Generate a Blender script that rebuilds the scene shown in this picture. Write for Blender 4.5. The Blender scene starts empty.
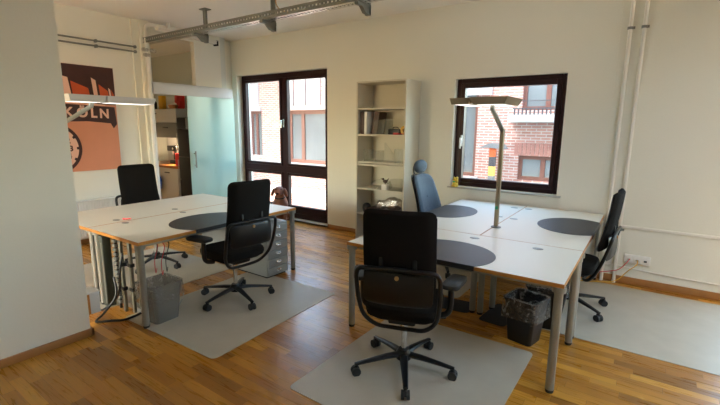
import bpy, bmesh, math, random
from mathutils import Vector, Matrix, Euler
random.seed(7)
sc = bpy.context.scene
COL = sc.collection
PI = math.pi
R = math.radians

# ------------------------------------------------------------------ materials
MATS = {}
def mat(name):
    m = bpy.data.materials.new(name); m.use_nodes = True
    nt = m.node_tree; nt.nodes.clear()
    out = nt.nodes.new('ShaderNodeOutputMaterial')
    MATS[name] = m
    return m, nt, out
def N(nt, t, **kw):
    n = nt.nodes.new(t)
    for k, v in kw.items():
        if k in n.inputs.keys(): n.inputs[k].default_value = v
        else: setattr(n, k, v)
    return n
def L(nt, a, ao, b, bi): nt.links.new(a.outputs[ao], b.inputs[bi])
def rgba(c): return (c[0], c[1], c[2], 1)
def simple(name, col, rough=.5, metal=0., noise=0., nscale=40., bump=0., bscale=200., coat=0., emit=None, estr=0., sheen=0., spec=.5):
    m, nt, out = mat(name)
    b = N(nt, 'ShaderNodeBsdfPrincipled'); L(nt, b, 0, out, 0)
    b.inputs['Base Color'].default_value = rgba(col)
    b.inputs['Roughness'].default_value = rough
    b.inputs['Metallic'].default_value = metal
    b.inputs['Coat Weight'].default_value = coat
    b.inputs['Sheen Weight'].default_value = sheen
    b.inputs['Specular IOR Level'].default_value = spec
    tc = N(nt, 'ShaderNodeTexCoord')
    if noise > 0:
        n = N(nt, 'ShaderNodeTexNoise', Scale=nscale, Detail=4.)
        L(nt, tc, 'Object', n, 'Vector')
        r = N(nt, 'ShaderNodeValToRGB')
        r.color_ramp.elements[0].color = rgba([c*(1-noise) for c in col])
        r.color_ramp.elements[1].color = rgba([min(1, c*(1+noise)) for c in col])
        L(nt, n, 'Fac', r, 'Fac'); L(nt, r, 'Color', b, 'Base Color')
    if bump > 0:
        n2 = N(nt, 'ShaderNodeTexNoise', Scale=bscale, Detail=3.)
        L(nt, tc, 'Object', n2, 'Vector')
        bp = N(nt, 'ShaderNodeBump', Strength=bump, Distance=.01)
        L(nt, n2, 'Fac', bp, 'Height'); L(nt, bp, 'Normal', b, 'Normal')
    if emit:
        b.inputs['Emission Color'].default_value = rgba(emit); b.inputs['Emission Strength'].default_value = estr
    return m
def glassy(name, tint=(1, 1, 1), refl=.04, rough=.0, transp=1., col=(.8, .8, .8)):
    """thin pane: transparent + reflection by fresnel, optional diffuse haze (1-transp)"""
    m, nt, out = mat(name)
    t = N(nt, 'ShaderNodeBsdfTransparent'); t.inputs[0].default_value = rgba(tint)
    g = N(nt, 'ShaderNodeBsdfGlossy', Roughness=rough)
    fr = N(nt, 'ShaderNodeFresnel', IOR=1.45)
    mx = N(nt, 'ShaderNodeMixShader')
    ge = N(nt, 'ShaderNodeNewGeometry'); iv = N(nt, 'ShaderNodeMath', operation='SUBTRACT'); iv.inputs[0].default_value = 1.; L(nt, ge, 'Backfacing', iv, 1)
    ml = N(nt, 'ShaderNodeMath', operation='MULTIPLY'); L(nt, fr, 0, ml, 0); L(nt, iv, 0, ml, 1); L(nt, ml, 0, mx, 0)
    base = t
    if transp < 1:
        d = N(nt, 'ShaderNodeBsdfDiffuse'); d.inputs[0].default_value = rgba(col)
        tl = N(nt, 'ShaderNodeBsdfTranslucent'); tl.inputs[0].default_value = rgba(col)
        m0 = N(nt, 'ShaderNodeMixShader'); m0.inputs[0].default_value = .4
        L(nt, d, 0, m0, 1); L(nt, tl, 0, m0, 2)
        m1 = N(nt, 'ShaderNodeMixShader'); m1.inputs[0].default_value = 1-transp
        L(nt, t, 0, m1, 1); L(nt, m0, 0, m1, 2); base = m1
    L(nt, base, 0, mx, 1); L(nt, g, 0, mx, 2); L(nt, mx, 0, out, 0)
    return m

M_wall = simple('wall_paint', (.80, .78, .685), .9, bump=.12, bscale=60., noise=.02, nscale=1.5)
M_ceil = simple('ceiling_paint', (.85, .83, .78), .9, bump=.08, bscale=60.)
M_pipe = simple('pipe_paint', (.80, .77, .70), .45)
M_white = simple('white_plastic', (.80, .79, .76), .45)
M_desk = simple('desk_laminate', (.80, .77, .67), .38, noise=.02, nscale=300.)
M_edge = simple('beech_edge', (.50, .21, .035), .4, noise=.15, nscale=25.)
M_grey = simple('grey_steel', (.33, .33, .295), .38, metal=.55)
M_greyd = simple('galvanised_steel', (.24, .245, .22), .5, metal=.5, noise=.2, nscale=30.)
M_silver = simple('brushed_silver', (.62, .60, .55), .3, metal=.9)
M_brownsilver = simple('lamp_housing', (.40, .33, .23), .36, metal=.75)  # brown of the mirrored wood floor put into the silver head's colour
M_chrome = simple('chrome', (.75, .75, .75), .12, metal=1.)
M_blk = simple('black_plastic', (.007, .007, .0075), .35, spec=.4)
M_fab = simple('black_fabric', (.0115, .0095, .0082), .9, bump=.5, bscale=700., noise=.25, nscale=500., spec=.15)
M_blue = simple('slate_blue_fabric', (.026, .047, .072), .7, bump=.4, bscale=600., noise=.15, nscale=400., sheen=.2)
M_pad = simple('desk_pad_vinyl', (.019, .0175, .0175), .45, bump=.15, bscale=400.)
M_frame = simple('dark_red_frame', (.026, .006, .007), .42, noise=.2, nscale=20., spec=.3)
M_rub = simple('rubber', (.02, .02, .02), .6)
M_shelf = simple('shelf_board', (.62, .57, .46), .45)
M_shelfside = M_shelf
M_cab = simple('pedestal_grey', (.30, .31, .295), .4)
M_glass = glassy('clear_glass')
M_gobj = glassy('glass_object', tint=(.95, .96, .95), transp=.94, col=(.7, .7, .66))
M_liner = glassy('bin_liner', tint=(.88, .88, .88), transp=.84, col=(.75, .75, .73), rough=.1)
def crumple(m, strength=.9, scale=26.):
    nt = m.node_tree; tc = N(nt, 'ShaderNodeTexCoord'); n = N(nt, 'ShaderNodeTexNoise', Scale=scale, Detail=3., Distortion=1.5); L(nt, tc, 'Object', n, 'Vector')
    bp = N(nt, 'ShaderNodeBump', Strength=strength, Distance=.03); L(nt, n, 'Fac', bp, 'Height')
    for k in nt.nodes:
        if k.type in ('BSDF_GLOSSY', 'BSDF_DIFFUSE', 'FRESNEL'): L(nt, bp, 'Normal', k, 'Normal')
crumple(M_liner)
def patchy(m, lo, hi, scale=14.):
    nt = m.node_tree; tc = N(nt, 'ShaderNodeTexCoord'); n = N(nt, 'ShaderNodeTexNoise', Scale=scale, Detail=4., Distortion=2.); L(nt, tc, 'Object', n, 'Vector')
    mr = N(nt, 'ShaderNodeMapRange'); mr.inputs[1].default_value = .42; mr.inputs[2].default_value = .68; mr.inputs[3].default_value = lo; mr.inputs[4].default_value = hi; L(nt, n, 'Fac', mr, 0)
    for k in nt.nodes:   # the haze mix: transparent below, diffuse above
        if k.type == 'MIX_SHADER' and k.inputs[1].is_linked and k.inputs[1].links[0].from_node.type == 'BSDF_TRANSPARENT' and k.inputs[2].links[0].from_node.type == 'MIX_SHADER': L(nt, mr, 0, k, 0)
patchy(M_liner, .03, .42)
M_mesh = glassy('frosted_bin', tint=(.75, .75, .73), transp=.66, col=(.55, .54, .50), rough=.2)
M_teal = glassy('frosted_teal_glass', tint=(.68, .87, .83), transp=.22, col=(.60, .78, .74), rough=.15)
M_alu = simple('aluminium_rail', (.60, .61, .63), .5)
M_lamp = simple('lamp_diffuser', (.85, .84, .80), .5, emit=(1, .97, .90), estr=.55)
M_gold = simple('gold_paint', (.75, .50, .05), .3, noise=.1)
M_green = simple('green_bib', (.02, .35, .18), .5)
M_red = simple('red_plastic', (.60, .02, .02), .35)
M_yel = simple('yellow_plastic', (.75, .42, .02), .4)
M_cabr = simple('cable_red', (.55, .02, .03), .4)
M_dog = simple('brown_fur', (.20, .065, .026), .5, bump=.35, bscale=150., noise=.35, nscale=14., sheen=.2)
M_eye = simple('dark_eye', (.006, .004, .004), .12)
M_gdark = simple('dark_grey_steel', (.085, .095, .075), .45, metal=.4)
M_tan = simple('tan_steel', (.17, .155, .11), .45, metal=.2)
M_stone = simple('stone_sill', (.45, .43, .38), .4, noise=.15, nscale=60.)
M_oak = simple('oak_skirting', (.36, .165, .05), .4, noise=.2, nscale=12.)
M_kwall = simple('kitchen_wall_paint', (.66, .69, .64), .85)
M_kit = simple('kitchen_front', (.16, .165, .155), .4)
M_kitl = simple('kitchen_front_white', (.48, .48, .46), .4)
M_kitd = simple('dark_steel', (.012, .0125, .014), .45, spec=.2)
M_wood = simple('counter_wood', (.34, .13, .035), .4, noise=.3, nscale=14.)
M_bluebag = simple('blue_plastic', (.02, .10, .55), .5)
M_brass = simple('brass_button', (.55, .36, .16), .35, metal=.7)
M_paper = simple('paper', (.74, .72, .68), .7)
M_brown = simple('book_brown', (.075, .04, .03), .6)
M_foil = simple('crumpled_foil', (.80, .78, .74), .22, metal=.85, bump=1., bscale=55.)
M_plaster = simple('outside_plaster', (.36, .365, .37), .8, bump=.1, bscale=30.)
M_terr = simple('terrace_slabs', (.22, .22, .215), .85, noise=.1, nscale=2.)
M_ofr = simple('red_brown_timber', (.13, .052, .04), .5)
M_opane = simple('outside_pane', (.12, .14, .155), .08, noise=.35, nscale=.9, spec=.8)
M_orange = simple('signal_orange', (.75, .16, .05), .6)
M_sign_y = simple('signal_yellow', (.72, .44, .10), .6)
M_postg = simple('post_dark', (.06, .06, .07), .6)
M_hood = simple('hood_grey', (.15, .16, .17), .5)
M_salmon = simple('poster_salmon', (.66, .27, .155), .6, noise=.1, nscale=3.)
M_maroon = simple('poster_maroon', (.05, .014, .012), .6)
M_porange = simple('poster_orange', (.58, .085, .012), .6, noise=.3, nscale=4.)
M_ppale = simple('poster_pale', (.80, .48, .36), .6)
M_pbrown = simple('poster_brown', (.055, .013, .007), .6, noise=.3, nscale=6.)

# wooden strip parquet, boards along X
def parquet():
    m, nt, out = mat('oak_parquet')
    b = N(nt, 'ShaderNodeBsdfPrincipled'); L(nt, b, 0, out, 0)
    tc = N(nt, 'ShaderNodeTexCoord'); sp = N(nt, 'ShaderNodeSeparateXYZ'); L(nt, tc, 'Object', sp, 0)
    def math_(op, a=None, bb=None, va=0., vb=0.):
        n = N(nt, 'ShaderNodeMath', operation=op); n.inputs[0].default_value = va; n.inputs[1].default_value = vb
        if a: L(nt, a[0], a[1], n, 0)
        if bb: L(nt, bb[0], bb[1], n, 1)
        return (n, 0)
    row = math_('DIVIDE', (sp, 'Y'), vb=.071)
    rowf = math_('FLOOR', row)
    wn = N(nt, 'ShaderNodeTexWhiteNoise', noise_dimensions='1D'); L(nt, rowf[0], 0, wn, 'W')
    xs = math_('DIVIDE', (sp, 'X'), vb=.46)
    off = math_('MULTIPLY', (wn, 'Value'), vb=7.3)
    xx = math_('ADD', xs, off); cell = math_('FLOOR', xx)
    cv = N(nt, 'ShaderNodeCombineXYZ'); L(nt, rowf[0], 0, cv, 'X'); L(nt, cell[0], 0, cv, 'Y')
    w2 = N(nt, 'ShaderNodeTexWhiteNoise', noise_dimensions='3D'); L(nt, cv, 0, w2, 'Vector')
    ramp = N(nt, 'ShaderNodeValToRGB')
    e = ramp.color_ramp.elements
    e[0].color = (.27, .105, .010, 1); e[1].color = (.64, .31, .042, 1)
    for p, c in ((.25, (.38, .15, .015, 1)), (.55, (.46, .20, .021, 1)), (.8, (.53, .24, .030, 1))):
        k = e.new(p); k.color = c
    L(nt, w2, 'Value', ramp, 'Fac')
    # grain
    gv = N(nt, 'ShaderNodeCombineXYZ')
    gx = math_('MULTIPLY', (sp, 'X'), vb=3.); gy = math_('MULTIPLY', (sp, 'Y'), vb=45.)
    gz = math_('MULTIPLY', (w2, 'Value'), vb=30.)
    L(nt, gx[0], 0, gv, 'X'); L(nt, gy[0], 0, gv, 'Y'); L(nt, gz[0], 0, gv, 'Z')
    gn = N(nt, 'ShaderNodeTexNoise', Scale=1., Detail=5., Distortion=1.2); L(nt, gv, 0, gn, 'Vector')
    gm = N(nt, 'ShaderNodeMapRange'); gm.inputs[1].default_value = .3; gm.inputs[2].default_value = .7
    gm.inputs[3].default_value = .86; gm.inputs[4].default_value = 1.10; L(nt, gn, 'Fac', gm, 0)
    mul = N(nt, 'ShaderNodeMixRGB', blend_type='MULTIPLY'); mul.inputs[0].default_value = 1.
    L(nt, ramp, 'Color', mul, 1); L(nt, gm, 0, mul, 2)
    # seams
    fy = math_('FRACT', row); fx = math_('FRACT', xx)
    s1 = math_('LESS_THAN', fy, vb=.025); s2 = math_('LESS_THAN', fx, vb=.005)
    s = math_('MAXIMUM', s1, s2)
    dk = N(nt, 'ShaderNodeMixRGB', blend_type='MULTIPLY'); dk.inputs[2].default_value = (.55, .5, .45, 1)
    L(nt, s[0], 0, dk, 0); L(nt, mul, 0, dk, 1); L(nt, dk, 0, b, 'Base Color')
    b.inputs['Roughness'].default_value = .33
    rr = N(nt, 'ShaderNodeMapRange'); rr.inputs[3].default_value = .2; rr.inputs[4].default_value = .38
    L(nt, gn, 'Fac', rr, 0); L(nt, rr, 0, b, 'Roughness')
    bp = N(nt, 'ShaderNodeBump', Strength=.12, Distance=.004); L(nt, gn, 'Fac', bp, 'Height'); L(nt, bp, 0, b, 'Normal')
    return m
M_floor = parquet()

def mat_floor():   # translucent ribbed chair mat
    m, nt, out = mat('chair_mat_vinyl')
    b = N(nt, 'ShaderNodeBsdfPrincipled')
    b.inputs['Base Color'].default_value = (.27, .255, .225, 1); b.inputs['Roughness'].default_value = .46
    tc = N(nt, 'ShaderNodeTexCoord')
    n = N(nt, 'ShaderNodeTexNoise', Scale=5., Detail=4.); L(nt, tc, 'Object', n, 'Vector')
    r = N(nt, 'ShaderNodeValToRGB'); r.color_ramp.elements[0].color = (.48, .425, .33, 1); r.color_ramp.elements[1].color = (.62, .56, .45, 1)
    L(nt, n, 'Fac', r, 'Fac'); L(nt, r, 'Color', b, 'Base Color')
    n2 = N(nt, 'ShaderNodeTexNoise', Scale=160., Detail=2.); L(nt, tc, 'Object', n2, 'Vector')
    bp = N(nt, 'ShaderNodeBump', Strength=.2, Distance=.004); L(nt, n2, 'Fac', bp, 'Height'); L(nt, bp, 0, b, 'Normal')
    t = N(nt, 'ShaderNodeBsdfTransparent'); mx = N(nt, 'ShaderNodeMixShader'); mx.inputs[0].default_value = .88
    L(nt, t, 0, mx, 1); L(nt, b, 0, mx, 2); L(nt, mx, 0, out, 0)
    return m
M_mat = mat_floor()
M_matd = simple('dark_carpet_square', (.035, .037, .045), .8, bump=.5, bscale=300.)

def brick():
    m, nt, out = mat('brick_wall')
    b = N(nt, 'ShaderNodeBsdfPrincipled'); L(nt, b, 0, out, 0)
    tc = N(nt, 'ShaderNodeTexCoord'); sp = N(nt, 'ShaderNodeSeparateXYZ'); L(nt, tc, 'Object', sp, 0)
    cv = N(nt, 'ShaderNodeCombineXYZ'); L(nt, sp, 'X', cv, 'X'); L(nt, sp, 'Z', cv, 'Y')
    bt = N(nt, 'ShaderNodeTexBrick', Scale=1.)
    bt.inputs['Brick Width'].default_value = .235; bt.inputs['Row Height'].default_value = .07
    bt.inputs['Mortar Size'].default_value = .011; bt.inputs['Mortar Smooth'].default_value = .1
    bt.inputs['Color1'].default_value = (.40, .205, .175, 1); bt.inputs['Color2'].default_value = (.29, .135, .11, 1)
    bt.inputs['Mortar'].default_value = (.43, .40, .385, 1); bt.inputs['Bias'].default_value = -.2
    L(nt, cv, 0, bt, 'Vector')
    n = N(nt, 'ShaderNodeTexNoise', Scale=3.5, Detail=5.); L(nt, tc, 'Object', n, 'Vector')
    mr = N(nt, 'ShaderNodeMapRange'); mr.inputs[3].default_value = .8; mr.inputs[4].default_value = 1.25; L(nt, n, 'Fac', mr, 0)
    mul = N(nt, 'ShaderNodeMixRGB', blend_type='MULTIPLY'); mul.inputs[0].default_value = 1.
    L(nt, bt, 'Color', mul, 1); L(nt, mr, 0, mul, 2); L(nt, mul, 0, b, 'Base Color')
    b.inputs['Roughness'].default_value = .85
    return m
M_brick = brick()

# ------------------------------------------------------------------ mesh builder
class MB:
    def __init__(s): s.bm = bmesh.new()
    def _add(s, bm2, mtx=None):
        if mtx is not None: bmesh.ops.transform(bm2, matrix=mtx, verts=bm2.verts)
        me = bpy.data.meshes.new('tmp'); bm2.to_mesh(me); bm2.free(); s.bm.from_mesh(me); bpy.data.meshes.remove(me)
        return s
    def box(s, x0, y0, z0, x1, y1, z1, bev=0., seg=2, mtx=None):
        b = bmesh.new(); bmesh.ops.create_cube(b, size=1.)
        bmesh.ops.scale(b, vec=(abs(x1-x0), abs(y1-y0), abs(z1-z0)), verts=b.verts)
        bmesh.ops.translate(b, vec=((x0+x1)/2, (y0+y1)/2, (z0+z1)/2), verts=b.verts)
        if bev > 0: bmesh.ops.bevel(b, geom=b.edges[:], offset=bev, segments=seg, affect='EDGES', profile=.5)
        return s._add(b, mtx)
    def cyl(s, p0, p1, r0, r1=None, seg=20):
        p0, p1 = Vector(p0), Vector(p1); d = p1-p0
        b = bmesh.new(); bmesh.ops.create_cone(b, cap_ends=True, segments=seg, radius1=r0, radius2=r0 if r1 is None else r1, depth=d.length)
        q = d.to_track_quat('Z', 'Y').to_matrix().to_4x4()
        return s._add(b, Matrix.Translation((p0+p1)/2) @ q)
    def tube(s, pts, r, seg=10, cap=True, closed=False, rs=None, flat=1.):
        pts = [Vector(p) for p in pts]; n = len(pts); rings = []; b = bmesh.new()
        prev = None
        for i, p in enumerate(pts):
            if closed: t = pts[(i+1) % n]-pts[i-1]
            else: t = (pts[min(i+1, n-1)]-pts[max(i-1, 0)])
            t.normalize()
            if prev is None:
                a = Vector((0, 0, 1)) if abs(t.z) < .9 else Vector((1, 0, 0))
                u = t.cross(a).normalized()
            else:
                u = (prev-t*prev.dot(t)).normalized()
            v = t.cross(u); prev = u
            rr = rs[i] if rs else r
            rings.append([b.verts.new(p+u*math.cos(2*PI*k/seg)*rr+v*math.sin(2*PI*k/seg)*rr*flat) for k in range(seg)])
        m = n if closed else n-1
        for i in range(m):
            A, B = rings[i], rings[(i+1) % n]
            for k in range(seg): b.faces.new((A[k], A[(k+1) % seg], B[(k+1) % seg], B[k]))
        if cap and not closed:
            b.faces.new(rings[0][::-1]); b.faces.new(rings[-1])
        bmesh.ops.recalc_face_normals(b, faces=b.faces)
        return s._add(b)
    def sphere(s, c, r, sc_=(1, 1, 1), seg=20, mtx=None):
        b = bmesh.new(); bmesh.ops.create_uvsphere(b, u_segments=seg, v_segments=max(8, seg*2//3), radius=r)
        bmesh.ops.scale(b, vec=sc_, verts=b.verts)
        if mtx is not None: bmesh.ops.transform(b, matrix=mtx, verts=b.verts)
        bmesh.ops.translate(b, vec=c, verts=b.verts)
        return s._add(b)
    def lathe(s, prof, seg=24, mtx=None):
        b = bmesh.new(); rings = []
        for r, z in prof:
            rings.append([b.verts.new((r*math.cos(2*PI*k/seg), r*math.sin(2*PI*k/seg), z)) for k in range(seg)])
        for i in range(len(rings)-1):
            for k in range(seg): b.faces.new((rings[i][k], rings[i][(k+1) % seg], rings[i+1][(k+1) % seg], rings[i+1][k]))
        b.faces.new(rings[0][::-1]); b.faces.new(rings[-1])
        bmesh.ops.recalc_face_normals(b, faces=b.faces)
        return s._add(b, mtx)
    def prism(s, poly, z0, z1, bev=0., mtx=None):
        b = bmesh.new()
        f = b.faces.new([b.verts.new((x, y, z0)) for x, y in poly])
        r = bmesh.ops.extrude_face_region(b, geom=[f])
        vs = [g for g in r['geom'] if isinstance(g, bmesh.types.BMVert)]
        bmesh.ops.translate(b, vec=(0, 0, z1-z0), verts=vs)
        bmesh.ops.recalc_face_normals(b, faces=b.faces)
        if bev > 0:
            es = [e for e in b.edges if abs(e.verts[0].co.z-e.verts[1].co.z) < 1e-6]
            bmesh.ops.bevel(b, geom=es, offset=bev, segments=2, affect='EDGES', profile=.5)
        return s._add(b, mtx)
    def slab(s, us, vs, solid, w0, w1, axis):
        """slab with rectangular holes. cells (i,j) where solid(i,j). axis 'y': u=x v=z w=y ; 'x': u=y v=z w=x"""
        b = bmesh.new(); cache = {}
        def V(u, v, w):
            k = (round(u, 5), round(v, 5), round(w, 5))
            if k not in cache: cache[k] = b.verts.new((u, w, v) if axis == 'y' else (w, u, v))
            return cache[k]
        nu, nv = len(us)-1, len(vs)-1
        S = lambda i, j: 0 <= i < nu and 0 <= j < nv and solid(i, j)
        for i in range(nu):
            for j in range(nv):
                if not S(i, j): continue
                a, c, d, e = us[i], us[i+1], vs[j], vs[j+1]
                for w in (w0, w1): b.faces.new((V(a, d, w), V(c, d, w), V(c, e, w), V(a, e, w)))
                if not S(i-1, j): b.faces.new((V(a, d, w0), V(a, e, w0), V(a, e, w1), V(a, d, w1)))
                if not S(i+1, j): b.faces.new((V(c, d, w0), V(c, e, w0), V(c, e, w1), V(c, d, w1)))
                if not S(i, j-1): b.faces.new((V(a, d, w0), V(c, d, w0), V(c, d, w1), V(a, d, w1)))
                if not S(i, j+1): b.faces.new((V(a, e, w0), V(c, e, w0), V(c, e, w1), V(a, e, w1)))
        bmesh.ops.recalc_face_normals(b, faces=b.faces)
        return s._add(b)
    def jitter(s, amt, seed=1):
        rnd = random.Random(seed)
        for v in s.bm.verts: v.co += Vector((rnd.uniform(-amt, amt), rnd.uniform(-amt, amt), rnd.uniform(-amt, amt)))
        return s
    def mesh(s, name):
        me = bpy.data.meshes.new(name); s.bm.to_mesh(me); s.bm.free()
        me.shade_smooth(); me.set_sharp_from_angle(angle=R(38))
        return me

def obj(name, mb, m, parent=None, label=None):
    me = mb.mesh(name) if isinstance(mb, MB) else mb
    o = bpy.data.objects.new(name, me); COL.objects.link(o)
    me.materials.clear(); me.materials.append(m)
    if parent: o.parent = parent
    if label: o['label'] = label
    return o
def tag(o, label, cat, group=None, kind=None):
    o['label'] = label; o['category'] = cat
    if group: o['group'] = group
    if kind: o['kind'] = kind
    return o
def thing(name, label, cat, loc=(0, 0, 0), rz=0., group=None):
    o = bpy.data.objects.new(name, None); COL.objects.link(o)
    o.empty_display_size = .1
    o.location = loc; o.rotation_euler = (0, 0, rz)
    return tag(o, label, cat, group)
def struct(name, mb, m, parent=None):
    o = obj(name, mb, m, parent)
    if not parent: o['kind'] = 'structure'
    return o
def dup(root, loc, rz, label=None, group=None):
    def cp(o, par):
        c = o.copy(); COL.objects.link(c); c.parent = par
        for ch in [x for x in COL.objects if x.parent == o]: cp(ch, c)
        return c
    r = cp(root, None); r.location = loc; r.rotation_euler = (0, 0, rz)
    if label: r['label'] = label
    if group: r['group'] = group
    return r
def arc(c, r, a0, a1, n, plane='xy'):
    out = []
    for i in range(n+1):
        a = a0+(a1-a0)*i/n; out.append((c[0]+r*math.cos(a), c[1]+r*math.sin(a)))
    return out
def rrect(x0, y0, x1, y1, r, n=5):
    p = []
    for cx, cy, a in ((x1-r, y1-r, 0), (x0+r, y1-r, PI/2), (x0+r, y0+r, PI), (x1-r, y0+r, 1.5*PI)):
        p += arc((cx, cy), r, a, a+PI/2, n)
    return p
def smooth_path(pts, n=8):
    pts = [Vector(p) for p in pts]; out = []
    for i in range(len(pts)-1):
        p0, p1, p2, p3 = pts[max(i-1, 0)], pts[i], pts[i+1], pts[min(i+2, len(pts)-1)]
        for k in range(n):
            t = k/n
            out.append(.5*((2*p1)+(-p0+p2)*t+(2*p0-5*p1+4*p2-p3)*t*t+(-p0+3*p1-3*p2+p3)*t**3))
    out.append(pts[-1]); return out

# ------------------------------------------------------------------ room shell
YB, XL, H = 5.17, -6.33, 3.11
XR, YF = 2.6, -2.6
TH = .30
struct('floor', MB().box(-9., YF-.3, -.2, XR+.3, YB+.16, 0), M_floor)
struct('ceiling', MB().box(-9., YF-.3, H, .7, YB+TH, H+.3).box(2.1, YF-.3, H, XR+.3, YB+TH, H+.3).box(.7, YF-.3, H, 2.1, .9, H+.3).box(.7, 2.6, H, 2.1, YB+TH, H+.3), M_ceil)
rw_ = thing('added_skylight', 'unseen roof window added to light the floor right of the desks', 'window', (1.4, 1.75, H+.22)); rw_['kind'] = 'structure'  # out of view, added to bring top light onto the right floor
mb_frame = (((-.7, -.85), (-.62, .85)), ((.62, -.85), (.7, .85)), ((-.62, -.85), (.62, -.77)), ((-.62, .77), (.62, .85)))
# back wall with the two window openings
us = [-9., -6.365, -4.25, -2.17, -.885, .76, 2.4, XR+.3]; vs = [-.2, .03, .875, 2.225, 2.505, H]
def sol(i, j):
    if i == 1 and 1 <= j <= 3: return False
    if i == 3 and j == 2 or i == 5 and 1 <= j <= 3: return False
    return True
struct('wall_back', MB().slab(us, vs, sol, YB, YB+TH, 'y'), M_wall)
# left wall, ends at the kitchen doorway; pier between doorway and balcony window
struct('wall_left', MB().box(XL-.12, YF, 0, XL, 3.53, H), M_wall)
struct('wall_left_pier', MB().box(-6.43, 4.31, 0, XL, 4.815, H), M_wall)
struct('wall_left_recess', MB().box(-6.60, 4.93, 0, -6.50, YB, H), M_wall)
struct('wall_left_lintel', MB().box(XL-.12, 3.53, 2.95, XL-.001, 4.31, H), M_wall)
# wall stub in the left foreground
struct('wall_partition', MB().box(-3.62, YF, 0, -3.47, 1.30, H), M_wall)
mb = MB()
for (a0, b0), (a1, b1) in mb_frame: mb.box(a0, b0, -.04, a1, b1, .04, .004, 1)
obj('frame', mb, M_white, rw_); obj('pane', MB().box(-.63, -.78, -.003, .63, .78, .003), M_glass, rw_)
struct('wall_right', MB().box(XR, YF, 0, XR+TH, YB+TH, H), M_wall)
struct('wall_front', MB().slab([-9., -6.1, -3.9, XR+.3], [0, .9, 2.35, H], lambda i, j: not (i == 1 and j == 1), YF-.3, YF, 'y'), M_wall)
# kitchen shell
struct('wall_kitchen_back', MB().box(-8.6, 4.82, 0, -6.34, 4.92, H), M_kwall)
struct('wall_kitchen_side', MB().box(-8.7, 2.2, 0, -8.6, 4.92, H), M_kwall)
struct('wall_kitchen_front', MB().box(-8.6, 2.2, 0, XL-.12, 2.3, H), M_kwall)
struct('ceiling_kitchen', MB().box(-8.6, 2.3, 2.95, XL-.12, 4.82, 3.0), M_ceil)

# baseboards
struct('baseboard_back', MB().box(-4.24, YB-.015, 0, -3.42, YB, .065, .003).box(-2.64, YB-.015, 0, .75, YB, .075, .003), M_oak)
struct('baseboard_partition', MB().box(-3.47, YF, 0, -3.452, 1.318, .06, .003).box(-3.62, 1.30, 0, -3.452, 1.318, .06, .003), M_oak)
struct('baseboard_left', MB().box(XL, YF, 0, XL+.015, 3.36, .06, .003), M_oak)
# plastered pipe chase at the doorway edge
tr = struct('trim_1', MB().box(XL, 3.40, 0, XL+.07, 3.53, H, .006).box(XL, 3.30, 0, XL+.025, 3.40, H), M_wall)

# ---- window 1: floor-length balcony window
Y0, Y1 = YB+.11, YB+.19
w1 = thing('window_1', 'floor length balcony window with dark red frame, behind the brown dog', 'window', (-5.3, YB+.12, .03)); w1['kind'] = 'structure'
def fr(x0, z0, x1, z1, y0=Y0, y1=Y1): return MB().box(x0+5.3, y0-YB-.12, z0-.03, x1+5.3, y1-YB-.12, z1-.03, .006, 1)
XA, XB, XM = -6.365, -4.25, -5.30
mb = fr(XA, .03, XA+.075, 2.505)
for a in ((XB-.075, .03, XB, 2.505), (XA, 2.425, XB, 2.505), (XA, .03, XB, .12)): mb.box(a[0]+5.3, Y0-YB-.12, a[1]-.03, a[2]+5.3, Y1-YB-.12, a[3]-.03, .006, 1)
obj('outer_frame', mb, M_frame, w1)
obj('mullion', fr(XM-.05, .12, XM+.05, 2.425, Y0-.005), M_frame, w1)
obj('transom', fr(XA+.075, .82, XB-.075, .935, Y0-.008), M_frame, w1)
for a, b_ in ((XA+.075, XM-.05), (XM+.05, XB-.075)):
    for z0, z1, bot in ((.935, 2.425, .045), (.12, .82, .13)):
        k = .045
        m_ = MB()
        for q in ((a, z0, a+k, z1), (b_-k, z0, b_, z1), (a+k, z1-k, b_-k, z1), (a+k, z0, b_-k, z0+bot)):
            m_.box(q[0]+5.3, Y0-YB-.12-.015, q[1]-.03, q[2]+5.3, Y1-YB-.14, q[3]-.03, .005, 1)
        s_ = obj('sash', m_, M_frame, w1)
        obj('pane', MB().box(a+k-.005+5.3, .03, z0+bot-.005-.03, b_-k+.005+5.3, .036, z1-k+.005-.03), M_glass, s_)
hd = MB().box(XM+.005+5.3, -.045, 1.60-.03, XM+.035+5.3, -.02, 1.74-.03, .004).cyl((XM+.02+5.3, -.075, 1.685), (XM+.02+5.3, -.11, 1.685), .009).tube([(XM+.02+5.3, -.11, 1.685), (XM+.025+5.3, -.115, 1.64), (XM+.025+5.3, -.113, 1.56)], .011)
obj('handle', hd, M_chrome, w1, 'silver lever handle')
struct('trim_2', MB().box(-6.365, YB-.0, 0, -4.25, YB+.109, .029), M_oak)
# ---- window 2
w2 = thing('window_2', 'wide window with dark red frame over the right desks', 'window', (-1.52, YB+.12, .875)); w2['kind'] = 'structure'
def wbox(m_, x0, z0, x1, z1, y0, y1): return m_.box(x0+1.52, y0, z0-.875, x1+1.52, y1, z1-.875, .006, 1)
mb = MB()
for q in ((-2.17, .875, -2.115, 2.225), (-.94, .875, -.885, 2.225), (-2.115, 2.175, -.94, 2.225), (-2.115, .875, -.94, .925)): wbox(mb, *q, -.04, .04)
obj('outer_frame', mb, M_frame, w2)
mb = MB()
for q in ((-2.115, .925, -2.06, 2.175), (-.995, .925, -.94, 2.175), (-2.06, 2.115, -.995, 2.175), (-2.06, .925, -.995, .98)): wbox(mb, *q, -.055, .03)
sh = obj('sash', mb, M_frame, w2)
obj('pane', MB().box(-2.065+1.52, -.012, .975-.875, -.99+1.52, -.006, 2.12-.875), M_glass, sh)
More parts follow.
